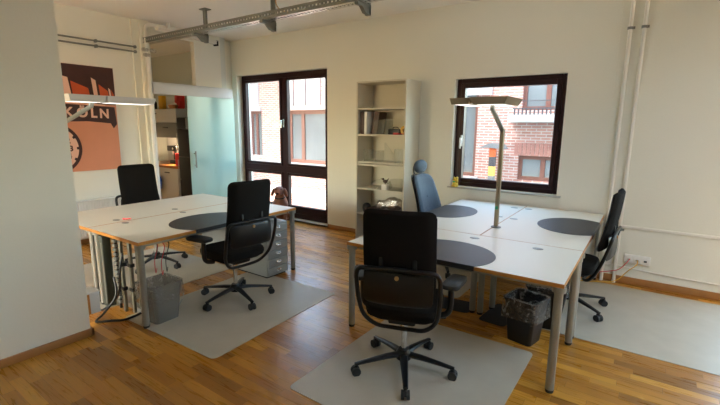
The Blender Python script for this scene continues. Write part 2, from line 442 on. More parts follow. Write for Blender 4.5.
hd = MB().box(-2.085+1.52, -.068, 1.39-.875, -2.06+1.52, -.055, 1.53-.875, .004).cyl((-2.072+1.52, -.068, 1.48-.875), (-2.072+1.52, -.10, 1.48-.875), .009).box(-2.083+1.52, -.115, 1.36-.875, -2.061+1.52, -.097, 1.50-.875, .006)
obj('handle', hd, M_white, w2, 'white lever handle')
obj('sill', MB().box(-2.20+1.52, -.155, -.022, -.84+1.52, -.045, -.001, .004), M_stone, w2, 'narrow stone sill')

w3 = thing('window_3', 'floor length window further right along the wall of the wide window', 'window', (1.58, YB+.12, .03)); w3['kind'] = 'structure'
mb = MB()
for q in ((-.82, 0, -.75, 2.475), (.75, 0, .82, 2.475), (-.75, 2.40, .75, 2.475), (-.75, 0, .75, .12), (-.05, .12, .05, 2.40), (-.75, .80, -.05, .90), (.05, .80, .75, .90)): mb.box(q[0], -.04, q[1], q[2], .04, q[3], .006, 1)
obj('outer_frame', mb, M_frame, w3)
obj('pane', MB().box(-.76, -.003, .11, .76, .003, 2.41), M_glass, w3)
w4 = thing('added_window', 'unseen wide window added to light the left wall and desks', 'window', (-5.0, YF-.15, .9)); w4['kind'] = 'structure'  # out of view, added so daylight reaches the left wall and desks
mb = MB()
for q in ((-1.1, 0, -1.02, 1.45), (1.02, 0, 1.1, 1.45), (-1.02, 1.37, 1.02, 1.45), (-1.02, 0, 1.02, .08), (-.05, .08, .05, 1.37)): mb.box(q[0], -.04, q[1], q[2], .04, q[3], .005, 1)
obj('outer_frame', mb, M_frame, w4)
obj('pane', MB().box(-1.03, -.003, .07, 1.03, .003, 1.38), M_glass, w4)
# ---- kitchen sliding door (frosted teal glass) and its rail
sd = thing('sliding_glass_door', 'frosted teal glass sliding door hanging from a silver rail', 'door', (-6.26, 4.545, 0))
gp = obj('glass_panel', MB().box(-.006, -.47, .012, .006, .45, 2.11, .002, 1), M_teal, sd)
hm = MB()
for z in (.97, 1.16): hm.cyl((.006, -.40, z), (.055, -.40, z), .009)
hm.cyl((.055, -.40, .93), (.055, -.40, 1.20), .013)
obj('handle', hm, M_greyd, sd, 'long silver bar handle')
rl = MB().box(XL+.001, 3.50, 2.085, XL+.13, 4.94, 2.24, .006).box(XL+.001, 3.50, 2.24, XL+.07, 4.94, 2.258)
tag(obj('sliding_door_rail', rl, M_alu), 'silver cover rail above the frosted glass sliding door', 'rail')

# ---- radiator under the poster
rd = thing('radiator', 'white ribbed panel radiator under the poster', 'radiator', (XL+.07, 2.25, 0))
m_ = MB().box(-.05, -.75, .10, .045, .75, .60, .008)
obj('body', m_, M_white, rd)
m_ = MB()
for i in range(44): m_.box(.045, -.735+i*.0335, .12, .056, -.735+i*.0335+.017, .585, .004, 1)
obj('ribs', m_, M_white, rd)
obj('grille', MB().box(-.052, -.755, .592, .06, .755, .607, .003), M_white, rd)
for y in (-.6, .6): obj('bracket', MB().box(-.069, y-.02, .15, -.05, y+.02, .55), M_grey, rd)
for y in (-.6, .6): obj('foot', MB().cyl((0, y, 0), (0, y, .1), .012), M_grey, rd)

# ---- poster
ps = thing('poster', 'large salmon station poster with a dark KÖLN banner and clock', 'poster', (XL, 2.35, 1.0))
def pp(pts, dx, dz=.001, m_=None):  # polygon given in wall (y,z) coordinates, thin relief
    m_ = m_ or MB()
    mt = Matrix(((0, 0, 1, 0), (1, 0, 0, -2.35), (0, 1, 0, -1.0), (0, 0, 0, 1)))
    m_.prism(pts, dx, dx+dz, mtx=mt); return m_
obj('board', pp([(1.72, 1.0), (2.995, 1.0), (2.995, 2.392), (1.72, 2.392)], .001, .019), M_salmon, ps)
obj('dark_top', pp([(1.722, 1.93), (2.993, 1.89), (2.993, 2.39), (1.722, 2.39)], .0201), M_pbrown, ps, 'dark brown upper part of the print')
for q in ([(1.8, 1.96), (2.12, 1.95), (2.12, 2.2), (1.8, 2.22)], [(2.47, 1.94), (2.68, 1.93), (2.655, 2.10), (2.45, 2.18)], [(2.80, 1.93), (2.92, 1.92), (2.90, 2.08), (2.79, 2.16)], [(2.955, 1.91), (2.985, 1.91), (2.98, 2.03), (2.945, 2.10)]):
    obj('orange_window', pp(q, .0212), M_porange, ps)
m_ = pp([(2.36, 1.95), (2.455, 1.94), (2.42, 2.22), (2.345, 2.24)], .0212)
pp([(2.725, 1.93), (2.775, 1.925), (2.755, 2.21), (2.70, 2.24)], .0212, m_=m_)
pp([(2.925, 1.92), (2.95, 1.915), (2.935, 2.10), (2.91, 2.12)], .0212, m_=m_)
pp([(2.0, 1.91), (2.85, 1.875), (2.85, 1.89), (2.0, 1.925)], .0222, m_=m_)
obj('pale_posts', m_, M_ppale, ps)
obj('banner', pp([(1.74, 1.905), (2.97, 1.862), (2.985, 1.63), (2.935, 1.57), (2.90, 1.64), (2.6, 1.665), (2.3, 1.655), (1.95, 1.60), (1.74, 1.55)], .0232), M_maroon, ps, 'dark maroon name banner')
def letters(txt, y, z, size, dx, m_, name, bold=.012, sx=1., roll=0.):
    cu = bpy.data.curves.new('t', 'FONT'); cu.body = txt; cu.size = size; cu.offset = bold; cu.extrude = .0006; cu.align_x = 'CENTER'
    to = bpy.data.objects.new('t', cu); COL.objects.link(to)
    dg = bpy.context.evaluated_depsgraph_get(); me = bpy.data.meshes.new_from_object(to.evaluated_get(dg))
    bpy.data.objects.remove(to)
    mt = Matrix(((0, 0, 1, dx), (1, 0, 0, y-2.35), (0, 1, 0, z-1.0), (0, 0, 0, 1))) @ Matrix.Rotation(roll, 4, 'Z') @ Matrix.Diagonal((sx, 1, 1, 1))
    me.transform(mt)
    return obj(name, me, m_, ps)
for ch, y, z in (('K', 2.385, 1.725), ('Ö', 2.55, 1.722), ('L', 2.69, 1.718), ('N', 2.825, 1.714)): letters(ch, y, z, .17, .0246, M_ppale, 'letter', .006, .95, R(-2))
m_ = pp(arc((2.17, 1.31), .335, 0, 2*PI, 48)[:-1], .0232); obj('clock_rim', m_, M_maroon, ps)
m_ = pp(arc((2.17, 1.31), .295, 0, 2*PI, 48)[:-1], .0244); obj('clock_dial', m_, M_ppale, ps)
m_ = pp(arc((2.17, 1.31), .14, 0, 2*PI, 32)[:-1], .0256)
for k in range(12):
    a = k*PI/6; c_, s_ = math.cos(a), math.sin(a)
    pp([(2.17+c_*.27-s_*.014, 1.31+s_*.27+c_*.014), (2.17+c_*.27+s_*.014, 1.31+s_*.27-c_*.014), (2.17+c_*.298+s_*.02, 1.31+s_*.298-c_*.02), (2.17+c_*.298-s_*.02, 1.31+s_*.298+c_*.02)], .0256, m_=m_)
obj('clock_marks', m_, M_maroon, ps)
for n_, txt in ((1, '1'), (2, '2'), (3, '3'), (4, '4'), (5, '5')):
    a = PI/2-n_*PI/6-.0
    letters(txt, 2.17+.205*math.cos(a), 1.31+.205*math.sin(a)-.035, .10, .0257, M_maroon, 'clock_numeral', .003)

# ---- copper pipes along the left wall, with clips and valves
for i, z in enumerate((2.722, 2.655)):
    y1_ = 3.34
    o = thing('wall_pipe', ('upper' if i == 0 else 'lower')+' of two thin grey pipes running level above the poster', 'pipe', (XL+.045, 2.3, z), 0, 'thin pipes above the poster')
    obj('run', MB().tube([(0, -1.2, 0), (0, y1_-2.3, 0)], .011), M_greyd, o)
    for y in (2.80, 3.32): obj('clip', MB().box(-.044, y-2.3-.012, -.02, .016, y-2.3+.012, .02, .003), M_greyd, o)
vp = thing('riser_pipe', 'white vertical pipe with brass valves beside the kitchen doorway', 'pipe', (XL+.115, 3.455, 0))
obj('run', MB().cyl((0, 0, .0), (0, 0, 2.98), .027), M_pipe, vp)
m_ = MB().tube(smooth_path([(0, 0, 2.98), (0.02, .02, 3.03), (.04, .12, 3.05)]), .026)
m_.tube(smooth_path([(0, .0, 2.84), (.06, .06, 2.83), (.05, .14, 2.84), (.02, .16, 2.90)]), .026)
obj('bends', m_, M_pipe, vp)
for z, dy in ((2.69, -.05), (2.69, .07), (2.62, -.03)):
    obj('valve', MB().cyl((.02, dy-.03, z), (.02, dy+.05, z), .024).cyl((.02, dy, z), (.09, dy, z), .014).sphere((.02, dy, z), .03), M_stone, vp, 'pale brass valve')

# ---- perforated cable tray under the ceiling with hangers
ct = thing('cable_tray', 'grey perforated metal cable tray hanging under the ceiling', 'tray', (-4.2, 3.5, 2.79))
def perf_strip(length, w, hole=.03, pitch=.06):
    b = bmesh.new(); n = int(length/pitch)
    for i in range(n):
        x = -length/2+i*pitch
        for (a0, b0, a1, b1) in ((x, 0, x+pitch-hole, w), (x+pitch-hole, 0, x+pitch, w*.3), (x+pitch-hole, w*.7, x+pitch, w)):
            vs_ = [b.verts.new((a0, b0, 0)), b.verts.new((a1, b0, 0)), b.verts.new((a1, b1, 0)), b.verts.new((a0, b1, 0))]
            b.faces.new(vs_)
    bmesh.ops.remove_doubles(b, verts=b.verts, dist=1e-5)
    r = bmesh.ops.extrude_face_region(b, geom=b.faces[:])
    bmesh.ops.translate(b, vec=(0, 0, .003), verts=[g for g in r['geom'] if isinstance(g, bmesh.types.BMVert)])
    bmesh.ops.recalc_face_normals(b, faces=b.faces)
    return b
LEN = 4.6
for dy in (-.06, .0): pass
m_ = MB(); m_._add(perf_strip(LEN, .12, .028, .05), Matrix.Translation((.2, -.06, 0)))
obj('tray_bottom', m_, M_silver, ct, 'bright perforated underside')
m_ = MB()
for y in (-.062, .059):
    m_._add(perf_strip(LEN, .07, .02, .05), Matrix.Translation((.2, y, .0)) @ Matrix.Rotation(PI/2, 4, 'X'))
m_.box(-2.1, -.072, .066, 2.5, -.06, .074).box(-2.1, .06, .066, 2.5, .072, .074)
obj('tray_side', m_, M_greyd, ct)
for x in (-5.0, -3.74, -2.44):
    hg = thing('tray_hanger', {-5.0: 'steel drop rod hanger of the cable tray nearest the kitchen', -3.74: 'steel hanger of the cable tray above the balcony window', -2.44: 'steel hanger of the cable tray above the bookshelf'}[x], 'hanger', (x, 3.5, 2.75), 0, 'cable tray hangers')
    obj('post', MB().box(-.02, .085, -.06, .02, .115, H-2.75-.012, .002).box(-.026, .08, -.06, -.018, .12, H-2.75-.012), M_greyd, hg)
    obj('arm', MB().box(-.02, -.10, .0, .02, .12, .036, .002).prism([(.03, -.05), (.115, -.06), (.115, .0), (-.03, .0)], -.02, .02, mtx=Matrix(((0, 0, 1, 0), (1, 0, 0, 0), (0, 1, 0, 0), (0, 0, 0, 1)))), M_greyd, hg)
    obj('ceiling_plate', MB().box(-.06, .05, H-2.75-.012, .06, .15, H-2.75, .002), M_greyd, hg)
tag(obj('tray_cable', MB().tube(smooth_path([(-3.55, 3.53, H), (-3.62, 3.52, 2.98), (-3.5, 3.50, 2.86), (-3.2, 3.5, 2.812), (-2.4, 3.5, 2.81)]), .006), M_brass), 'thin tan cable dropping from the ceiling into the cable tray', 'cable')
# old track near the pier
tk = thing('ceiling_track', 'white box track with a black end cap above the kitchen doorway', 'track', (0, 0, 0))
a, b_ = Vector((-6.10, 3.56, 2.99)), Vector((-6.29, 4.72, 2.985)); d = (b_-a).normalized(); q = d.to_track_quat('Y', 'Z').to_matrix().to_4x4()
ln = (b_-a).length
mt = Matrix.Translation(a) @ q
obj('profile', MB().box(-.035, 0, -.02, .035, ln-.03, .02, .003, mtx=mt).box(-.045, 0, .018, .045, ln-.03, .03, .002, mtx=mt), M_pipe, tk)
obj('end_cap', MB().box(-.045, ln-.03, -.045, .045, ln, .04, .004, mtx=mt), M_blk, tk, 'black end cap')
for t in (.2, ln-.25): obj('bracket', MB().box(-.02, t-.02, .03, .02, t+.02, H-2.99+.006, .002, mtx=mt), M_pipe, tk)

# ---- pipes and sockets on the right part of the back wall
for x, lb in ((-.352, 'nearer the window'), (-.236, 'nearer the wall socket')):
    p_ = thing('heating_pipe', 'white vertical heating pipe '+lb+', right of the window', 'pipe', (x, YB-.045, 0), 0, 'white heating pipes')
    obj('run', MB().cyl((0, 0, .0), (0, 0, H), .017), M_pipe, p_)
    for z in (2.605, .584): obj('clamp', MB().lathe([(.019, -.012), (.027, -.012), (.027, .012), (.019, .012)], mtx=Matrix.Translation((0, 0, z))).box(-.008, .015, z-.008, .008, .045, z+.008).box(.022, -.008, z-.012, .04, .008, z+.012), M_greyd, p_, 'dark pipe clamp')
struct('trim_3', MB().box(-.53, YB-.004, .075, -.44, YB, H), M_wall)
tag(obj('cable_trunking', MB().box(-.55, YB-.02, .60, .75, YB, .628, .003), M_pipe), 'thin white cable trunking running along the wall behind the right chair', 'trunking')
so = thing('socket_strip', 'white three way wall socket box beside the heating pipe', 'socket', (-.05, YB, .28))
obj('housing', MB().box(-.115, -.035, -.045, .115, 0, .045, .006), M_white, so)
for i in range(3):
    f_ = obj('outlet', MB().box(-.105+i*.072, -.041, -.034, -.105+i*.072+.066, -.035, .034, .003), M_white, so)
    obj('slot', MB().box(-.085+i*.072, -.0425, -.012, -.085+i*.072+.026, -.041, .006), M_blk if i == 2 else M_stone, f_)
tag(obj('network_cable', MB().tube(smooth_path([(-.115, 5.125, .285), (-.14, 5.06, .25), (-.20, 5.02, .18), (-.30, 4.98, .15), (-.42, 4.9, .13), (-.60, 4.8, .05)]), .0045), M_cabr), 'red cable plugged into the wall socket strip', 'cable')
tag(obj('network_cable', MB().tube(smooth_path([(-.045, 5.125, .28), (-.05, 5.08, .24), (-.12, 5.08, .16), (-.20, 5.04, .06), (-.32, 5.0, .02), (-.55, 4.92, .012)]), .004), M_yel), 'yellow cable plugged into the wall socket strip', 'cable')
tag(obj('wall_cable', MB().tube(smooth_path([(-.55, YB-.012, .165), (-.25, YB-.03, .19), (-.05, YB-.012, .172), (.3, YB-.012, .16), (.74, YB-.012, .155)]), .007), M_pipe), 'white cable running low along the wall under the sockets', 'cable')

# ------------------------------------------------------------------ desks
DZ = .725
def desk(name, label, loc, rz, w, d, legs, grom, e=.0026, group='office desks'):
    """w along local x, d along local y, origin at the lower left corner"""
    o = thing(name, label, 'desk', loc, rz, group)
    obj('tabletop', MB().box(e, e, DZ-.025, w-e, d-e, DZ, .002, 1), M_desk, o)
    mb = MB()
    mb.box(0, 0, DZ-.0255, w, e, DZ-.001).box(0, d-e, DZ-.0255, w, d, DZ-.001).box(0, e, DZ-.0255, e, d-e, DZ-.001).box(w-e, e, DZ-.0255, w, d-e, DZ-.001)
    obj('edge_band', mb, M_edge, o, 'orange beech edge band')
    mb = MB()
    i = .07
    for q in ((i, i, w-i, i+.03), (i, d-i-.03, w-i, d-i), (i, i+.03, i+.03, d-i-.03), (w-i-.03, i+.03, w-i, d-i-.03)): mb.box(q[0], q[1], DZ-.065, q[2], q[3], DZ-.0256, .002, 1)
    obj('underframe', mb, M_grey, o)
    for x, y in legs:
        lg = obj('leg', MB().cyl((x, y, .02), (x, y, DZ-.026), .026, seg=20).cyl((x, y, DZ-.06), (x, y, DZ-.026), .04), M_grey, o)
        obj('foot', MB().cyl((x, y, 0), (x, y, .022), .022, .027), M_rub, lg)
    for x, y in grom:
        obj('cable_grommet', MB().lathe([(.0, DZ), (.036, DZ), (.038, DZ+.0015), (.034, DZ+.003), (0, DZ+.003)]) if False else MB().lathe([(.001, DZ-.001), (.04, DZ-.001), (.04, DZ+.002), (.036, DZ+.0035), (.001, DZ+.0035)], mtx=Matrix.Translation((x, y, 0)) @ Matrix.Diagonal((1, .7, 1, 1))), M_grey, o)
    return o
RY = .012
def rp(u, v): return (-1.945+u*math.cos(RY)-v*math.sin(RY), 2.608+u*math.sin(RY)+v*math.cos(RY))
RW, RD1, RD2 = 1.585, .84, 1.66
l_ = .03
p = rp(0, 0); desk('desk', 'cream desk with beech edge nearest the camera in the right group', (p[0], p[1], 0), RY, RW, RD1, [(l_, l_), (RW-l_, l_), (l_, RD1-.07), (RW-l_, RD1-.09)], [(.79, .72), (1.29, .70)])
p = rp(0, RD1+.003); desk('desk', 'cream desk behind the near right one, in front of the bookshelf and slate blue chair', (p[0], p[1], 0), RY, RW/2-.0015, RD2, [(l_, l_), (.755, l_), (l_, RD2-l_), (.755, RD2-l_)], [(.70, .86), (.70, 1.46)])
p = rp(RW/2+.0015, RD1+.003); desk('desk', 'cream desk below the window, with the black chair beside the heating pipes', (p[0], p[1], 0), RY, RW/2-.0015, RD2, [(l_, l_), (.76, l_), (l_, RD2-l_), (.76, RD2-l_), (.085, .20)], [(.06, .84), (.06, 1.47)])
LY = .02
def lp(u, v): return (-3.212-u*math.cos(LY)-v*math.sin(LY)+0, 1.592-u*math.sin(LY)+v*math.cos(LY))
LW, LDp = .84, 1.80
p = lp(LW, 0); desk('desk', 'cream left group desk on the aisle side, with the waste bin at its corner', (p[0], p[1], 0), LY, LW-.0015, LDp, [(LW-.032, .03), (LW-.032, LDp-.03), (.05, .06), (.05, LDp-.03)], [(.075, .30), (.07, .90)], .008)
p = lp(2*LW, 0); desk('desk', 'cream left group desk nearest the poster wall', (p[0], p[1], 0), LY, LW-.0015, LDp, [(LW-.05, .06), (LW-.05, LDp-.05), (.05, .05), (.05, LDp-.05)], [(.73, .31), (.69, .95)], .008)
# desk pads: half-round, folded over the front edge
def pad(label, loc, rz, a, b_, ex=1., fold=True):
    """half ellipse: straight edge along local x (width 2a), depth b along +y; folds down over the edge at y=0"""
    cv = b_*.37; bb = b_-cv; t0 = math.asin(cv/bb)
    pts = [(-a*math.cos(t), cv+bb*math.sin(t)) for t in [-t0+(PI+2*t0)*k/40 for k in range(41)]]
    pts[0] = (pts[0][0], 0); pts[-1] = (pts[-1][0], 0)
    m_ = MB().prism(pts[::-1], 0, .0025)
    if fold: m_.box(pts[0][0], -.0035, -.032, pts[-1][0], -.0005, .0025)
    o = obj('desk_pad', m_, M_pad); o.location = loc; o.rotation_euler = (0, 0, rz)
    return tag(o, label, 'desk pad', 'half round desk pads')
p = rp(.735, 0); pad('dark half round desk pad right of the nearest chair', (p[0], p[1], DZ+.0008), RY, .375, .53)
p = rp(0, 1.67); pad('dark half round desk pad in front of the slate blue chair', (p[0], p[1], DZ+.0008), RY-PI/2, .37, .46)
p = rp(RW, 1.70); pad('dark half round desk pad under the window, before the right hand chair', (p[0], p[1], DZ+.0008), RY+PI/2, .37, .50)
p = lp(0, .84); pad('dark half round desk pad on the left aisle side desk', (p[0], p[1], DZ+.0008), LY+PI/2, .40, .55)
# red marker on left desk
tag(obj('marker_pen', MB().cyl((-4.135, 1.93, DZ+.009), (-4.06, 1.97, DZ+.014), .009, .007), M_red), 'small red pen lying on the left desks by the seam', 'pen')

# cable gear under the near end of the left desks
cg = thing('cable_spine', 'grey steel cable duct standing under the near end of the left desks', 'cable duct', (-3.96, 1.66, 0))
obj('duct', MB().box(-.06, -.035, 0, .06, .035, DZ-.067, .004), M_gdark, cg)
obj('slots', MB().box(.03, -.0375, .03, .05, -.035, .6).box(-.05, -.0375, .03, -.03, -.035, .6), M_greyd, cg)
ch = thing('cable_chain', 'segmented dark cable chain hanging below the left aisle desk', 'cable chain', (-3.80, 1.69, 0))
for i in range(15): obj('link', MB().box(-.028, -.02, .05+i*.04, .028, .02, .05+i*.04+.026, .005, 1), M_greyd, ch)
obj('core', MB().cyl((0, 0, 0), (0, 0, .66), .012), M_blk, ch)
for i, (x, y) in enumerate(((-3.69, 1.68), (-3.60, 1.71))):
    cp_ = thing('support_post', ('left' if i == 0 else 'right')+' slim tan post in the cable gear behind the desk leg', 'post', (x, y, 0), 0, 'slim posts under the left desk')
    obj('tube', MB().box(-.018, -.012, .0, .018, .012, DZ-.067, .003), M_tan, cp_)
    for z in (.2, .42): obj('clip', MB().box(-.028, -.02, z, .028, .02, z+.03, .003), M_blk, cp_)
tag(obj('side_panel', MB().box(-3.44, 1.95, 0.0, -3.42, 2.16, DZ-.066, .003) if False else MB().box(-3.575, 1.74, 0, -3.475, 1.755, DZ-.067, .003), M_tan), 'beige panel hanging under the left aisle desk behind the slim posts', 'panel')
for i, (pts, r_, lb) in enumerate((
    ([(-3.80, 1.65, .30), (-3.72, 1.62, .16), (-3.74, 1.52, .03), (-3.66, 1.42, .012), (-3.58, 1.50, .012), (-3.50, 1.60, .014), (-3.56, 1.86, .012)], .010, 'thick black cable looping onto the floor below the left desk'),
    ([(-3.62, 1.66, .55), (-3.61, 1.62, .40), (-3.66, 1.63, .25), (-3.74, 1.62, .12), (-3.86, 1.55, .012), (-3.98, 1.5, .012)], .009, 'black cable falling from the slim posts to the floor'),
    ([(-3.72, 1.8, .012), (-3.6, 1.72, .012), (-3.45, 1.78, .012), (-3.38, 1.95, .012), (-3.5, 2.1, .012)], .006, 'pale grey cable on the floor below the left desk'))):
    tag(obj('power_cable', MB().tube(smooth_path(pts), r_), (M_blk, M_blk, M_grey)[i]), lb, 'cable')
for i, (x, y) in enumerate(((-3.50, 1.86), (-3.46, 1.94), (-3.41, 1.87))):
    tag(obj('network_cable', MB().tube(smooth_path([(x, y, DZ-.067), (x+.03, y+.03, .60), (x-.02, y+.02, .45), (x+.02, y, .35), (x-.05, y+.05, .36)]), .0035), M_cabr if i != 1 else M_blk), ('red cable hanging below the left desk beside the beige panel', 'black cable hanging between two red ones below the left desk', 'red cable hanging nearest the corner leg of the left desk')[i], 'cable')
tag(obj('power_strip', MB().box(-3.78, 1.72, .012, -3.40, 1.78, .05, .006), M_grey), 'grey power strip lying under the left aisle desk', 'power strip')
bx = thing('wall_box', 'small white wooden box fixed to the end of the foreground wall', 'box', (-3.545, 1.30, .165))
obj('body', MB().box(-.07, .019, 0, .07, .09, .165, .003), M_white, bx)
obj('lid', MB().box(-.075, .001, .165, .075, .094, .178, .002), M_white, bx)
obj('back', MB().box(-.07, .001, .0, .07, .019, .165), M_edge, bx)

# ------------------------------------------------------------------ chairs
def superellipse_pad(w, d, t, n=6, m=28):
    """closed cushion in xy, thickness t along z, rounded"""
    b = bmesh.new(); rings = []
    def ring(f, z):
        r = []
        for k in range(m):
            a = 2*PI*k/m; c, s = math.cos(a), math.sin(a)
            e = 2/4.5
            r.append(b.verts.new((math.copysign(abs(c)**e, c)*w/2*f[0], math.copysign(abs(s)**e, s)*d/2*f[1], z)))
        return r
    prof = [((.5, .5), -t/2), ((.9, .9), -t/2), ((.975, .97), -t*.38), ((1, 1), -t*.1), ((1, 1), t*.15), ((.97, .965), t*.38), ((.88, .87), t/2), ((.5, .5), t/2+.004)]
    for f, z in prof: rings.append(ring(f, z))
    for i in range(len(rings)-1):
        for k in range(m): b.faces.new((rings[i][k], rings[i][(k+1) % m], rings[i+1][(k+1) % m], rings[i+1][k]))
    b.faces.new(rings[0][::-1]); b.faces.new(rings[-1])
    bmesh.ops.recalc_face_normals(b, faces=b.faces)
    return b
def back_panel(w0, w1, z0, z1, t, yfun, rad=.05, curve=.03, nx=12, nz=16):
    """upholstered back: lower width w0, upper width w1, thickness t; rear at y=yfun(z)-t; wraps forward at the sides"""
    b = bmesh.new(); F = []; Bk = []
    def half(z):
        k = (z-z0)/(z1-z0); hw = (w0+(w1-w0)*k)/2
        dz = min(z-z0, z1-z)
        if dz < rad: hw -= rad-math.sqrt(max(0, rad*rad-(rad-dz)**2))
        return hw
    zs = [z0+(z1-z0)*.5*(1-math.cos(PI*j/nz)) for j in range(nz+1)]
    for z in zs:
        hw = half(z); rf = []; rb = []
        for i in range(nx+1):
            u = -1+2*i/nx; x = hw*u; yc = yfun(z)+curve*(x/(max(w0, w1)/2))**2
            ed = min((1-abs(u))*hw, z-z0, z1-z); sof = 1-max(0, 1-ed/.022)**2*.8
            rf.append(b.verts.new((x, yc+t/2*sof, z))); rb.append(b.verts.new((x, yc-t/2*sof, z)))
        F.append(rf); Bk.append(rb)
    for j in range(nz):
        for i in range(nx):
            b.faces.new((F[j][i], F[j][i+1], F[j+1][i+1], F[j+1][i])); b.faces.new((Bk[j][i+1], Bk[j][i], Bk[j+1][i], Bk[j+1][i+1]))
        b.faces.new((F[j][0], F[j+1][0], Bk[j+1][0], Bk[j][0])); b.faces.new((F[j+1][nx], F[j][nx], Bk[j][nx], Bk[j+1][nx]))
    for i in range(nx):
        b.faces.new((F[0][i+1], F[0][i], Bk[0][i], Bk[0][i+1])); b.faces.new((F[nz][i], F[nz][i+1], Bk[nz][i+1], Bk[nz][i]))
    bmesh.ops.recalc_face_normals(b, faces=b.faces)
    return b
def star_base(o, a0=0.):
    mb = MB().lathe([(.022, .075), (.05, .08), (.052, .125), (.036, .15), (.022, .15)])
    for k in range(5):
        a = a0+2*PI*k/5; c, s = math.cos(a), math.sin(a)
        mb.tube([(c*.03, s*.03, .112), (c*.12, s*.12, .108), (c*.25, s*.25, .092), (c*.342, s*.342, .078)], .02, seg=8, rs=[.03, .026, .02, .016], flat=.62)
        mb.cyl((c*.332, s*.332, .06), (c*.332, s*.332, .085), .013)
    sb = obj('star_base', mb, M_blk, o)
    for k in range(5):
        a = a0+2*PI*k/5; c, s = math.cos(a), math.sin(a); t = Vector((-s, c, 0)); p_ = Vector((c*.335, s*.335, .03))
        ct_ = MB()
        for q in (-1, 1):
            ct_.cyl(p_+t*(.008*q), p_+t*(.026*q), .030, seg=16)
        ct_.cyl(p_-t*.01, p_+t*.01, .012, seg=10).box(-.018, -.010, .035, .018, .010, .066, .004, 1, mtx=Matrix.Translation((p_.x, p_.y, 0)) @ Matrix.Rotation(a, 4, 'Z'))
        obj('castor', ct_, M_rub, sb)
def task_chair(label, group):
    o = thing('office_chair', label, 'chair', (0, 0, 0), 0, group)
    star_base(o, 0)
    obj('gas_lift', MB().cyl((0, 0, .15), (0, 0, .30), .019).cyl((0, 0, .28), (0, 0, .39), .028), M_chrome, o, 'shiny gas lift')
    obj('tilt_mechanism', MB().box(-.09, -.13, .375, .09, .12, .425, .015).cyl((.09, .02, .40), (.24, .03, .40), .007).box(.22, .015, .39, .27, .045, .41, .005), M_blk, o)
    mb = MB(); mb._add(superellipse_pad(.49, .48, .085), Matrix.Translation((0, .03, .475)))
    obj('seat', mb, M_fab, o)
    obj('seat_shell', MB().prism(rrect(-.2, -.17, .2, .22, .08), .418, .44, .006), M_blk, o)
    yb = lambda z: -.215-.11*(z-.55)/.6-.02*math.sin((z-.55)/.6*PI)
    mb = MB(); mb._add(back_panel(.44, .43, .655, 1.165, .05, yb, .045, .03))
    obj('backrest', mb, M_fab, o)
    mb = MB(); mb._add(back_panel(.42, .42, .585, .80, .022, lambda z: -.312-.012*math.sin((z-.585)/.215*PI), .035, .03))
    ls = obj('lumbar_shell', mb, M_blk, o)
    obj('badge', MB().cyl((0.0, -.322, .765), (0.0, -.336, .765), .013, seg=16), M_brass, ls, 'small round brass button')
    # loop frame: top bar, sides, U under the seat
    P_ = []
    def at(x, z):
        k = (z-.35)/(.815-.35); return (x, -.10-.225*min(1, max(0, k))**.45, z)
    top = [at(x, .815-.004*abs(x)/.24) for x in (-.20, -.11, 0, .11, .20)]
    right = [at(.234, .80), at(.248, .765), at(.250, .68), at(.245, .58), at(.225, .47), at(.155, .385), at(.06, .352)]
    left = [(-x, y, z) for (x, y, z) in right[::-1]]
    path = top+right+left
    cl = [Vector(q) for q in path]; n = len(cl); sm = []
    for i in range(n):
        p0, p1, p2, p3 = cl[i-1], cl[i], cl[(i+1) % n], cl[(i+2) % n]
        for k in range(4):
            t = k/4; sm.append(.5*((2*p1)+(-p0+p2)*t+(2*p0-5*p1+4*p2-p3)*t*t+(-p0+3*p1-3*p2+p3)*t**3))
    obj('back_frame', MB().tube(sm, .014, seg=10, closed=True), M_blk, o)
    for x in (-.10, .10): obj('height_rail', MB().box(x-.012, -.318, .74, x+.012, -.29, .88, .006), M_blk, o)
    for x in (-1, 1):
        am = MB().tube(smooth_path([(x*.20, .02, .41), (x*.265, .02, .425), (x*.292, .02, .47), (x*.295, .015, .56), (x*.295, .01, .626)], 6), .02, seg=10, rs=None, flat=1.)
        ar = obj('armrest', am, M_blk, o)
        pd = MB(); pd._add(superellipse_pad(.115, .26, .035), Matrix.Translation((x*.312, .05, .64)) @ Matrix.Rotation(-x*R(14), 4, 'Z'))
        obj('arm_pad', pd, M_rub, ar)
    return o
GC = 'black office chairs'
c1 = task_chair('black office chair with its back to the camera at the near right desk', GC)
c1.location = (-1.262, 2.343, 0); c1.rotation_euler = (0, 0, R(19))
c2 = dup(c1, (-3.14, 2.44, 0), R(84), 'black office chair seen from behind at the left aisle side desk')
c3 = dup(c1, (-4.69, 2.53, 0), R(-90), 'black office chair on the poster side of the left desks')
c4 = dup(c1, (-.53, 4.15, 0), R(88), 'black office chair seen side on by the heating pipes')
for k_ in [x for x in COL.objects if x.parent == c4 and not x.name.startswith('star_base')]: k_.location.z = -.045   # seat set lower
for c_, ph in ((c1, 13.4), (c2, 57.5), (c3, 10), (c4, 36)):   # the castor bases swivel freely
    for k_ in [x for x in COL.objects if x.parent == c_ and x.name.startswith('star_base')]: k_.rotation_euler = (0, 0, R(ph)-c_.rotation_euler.z)
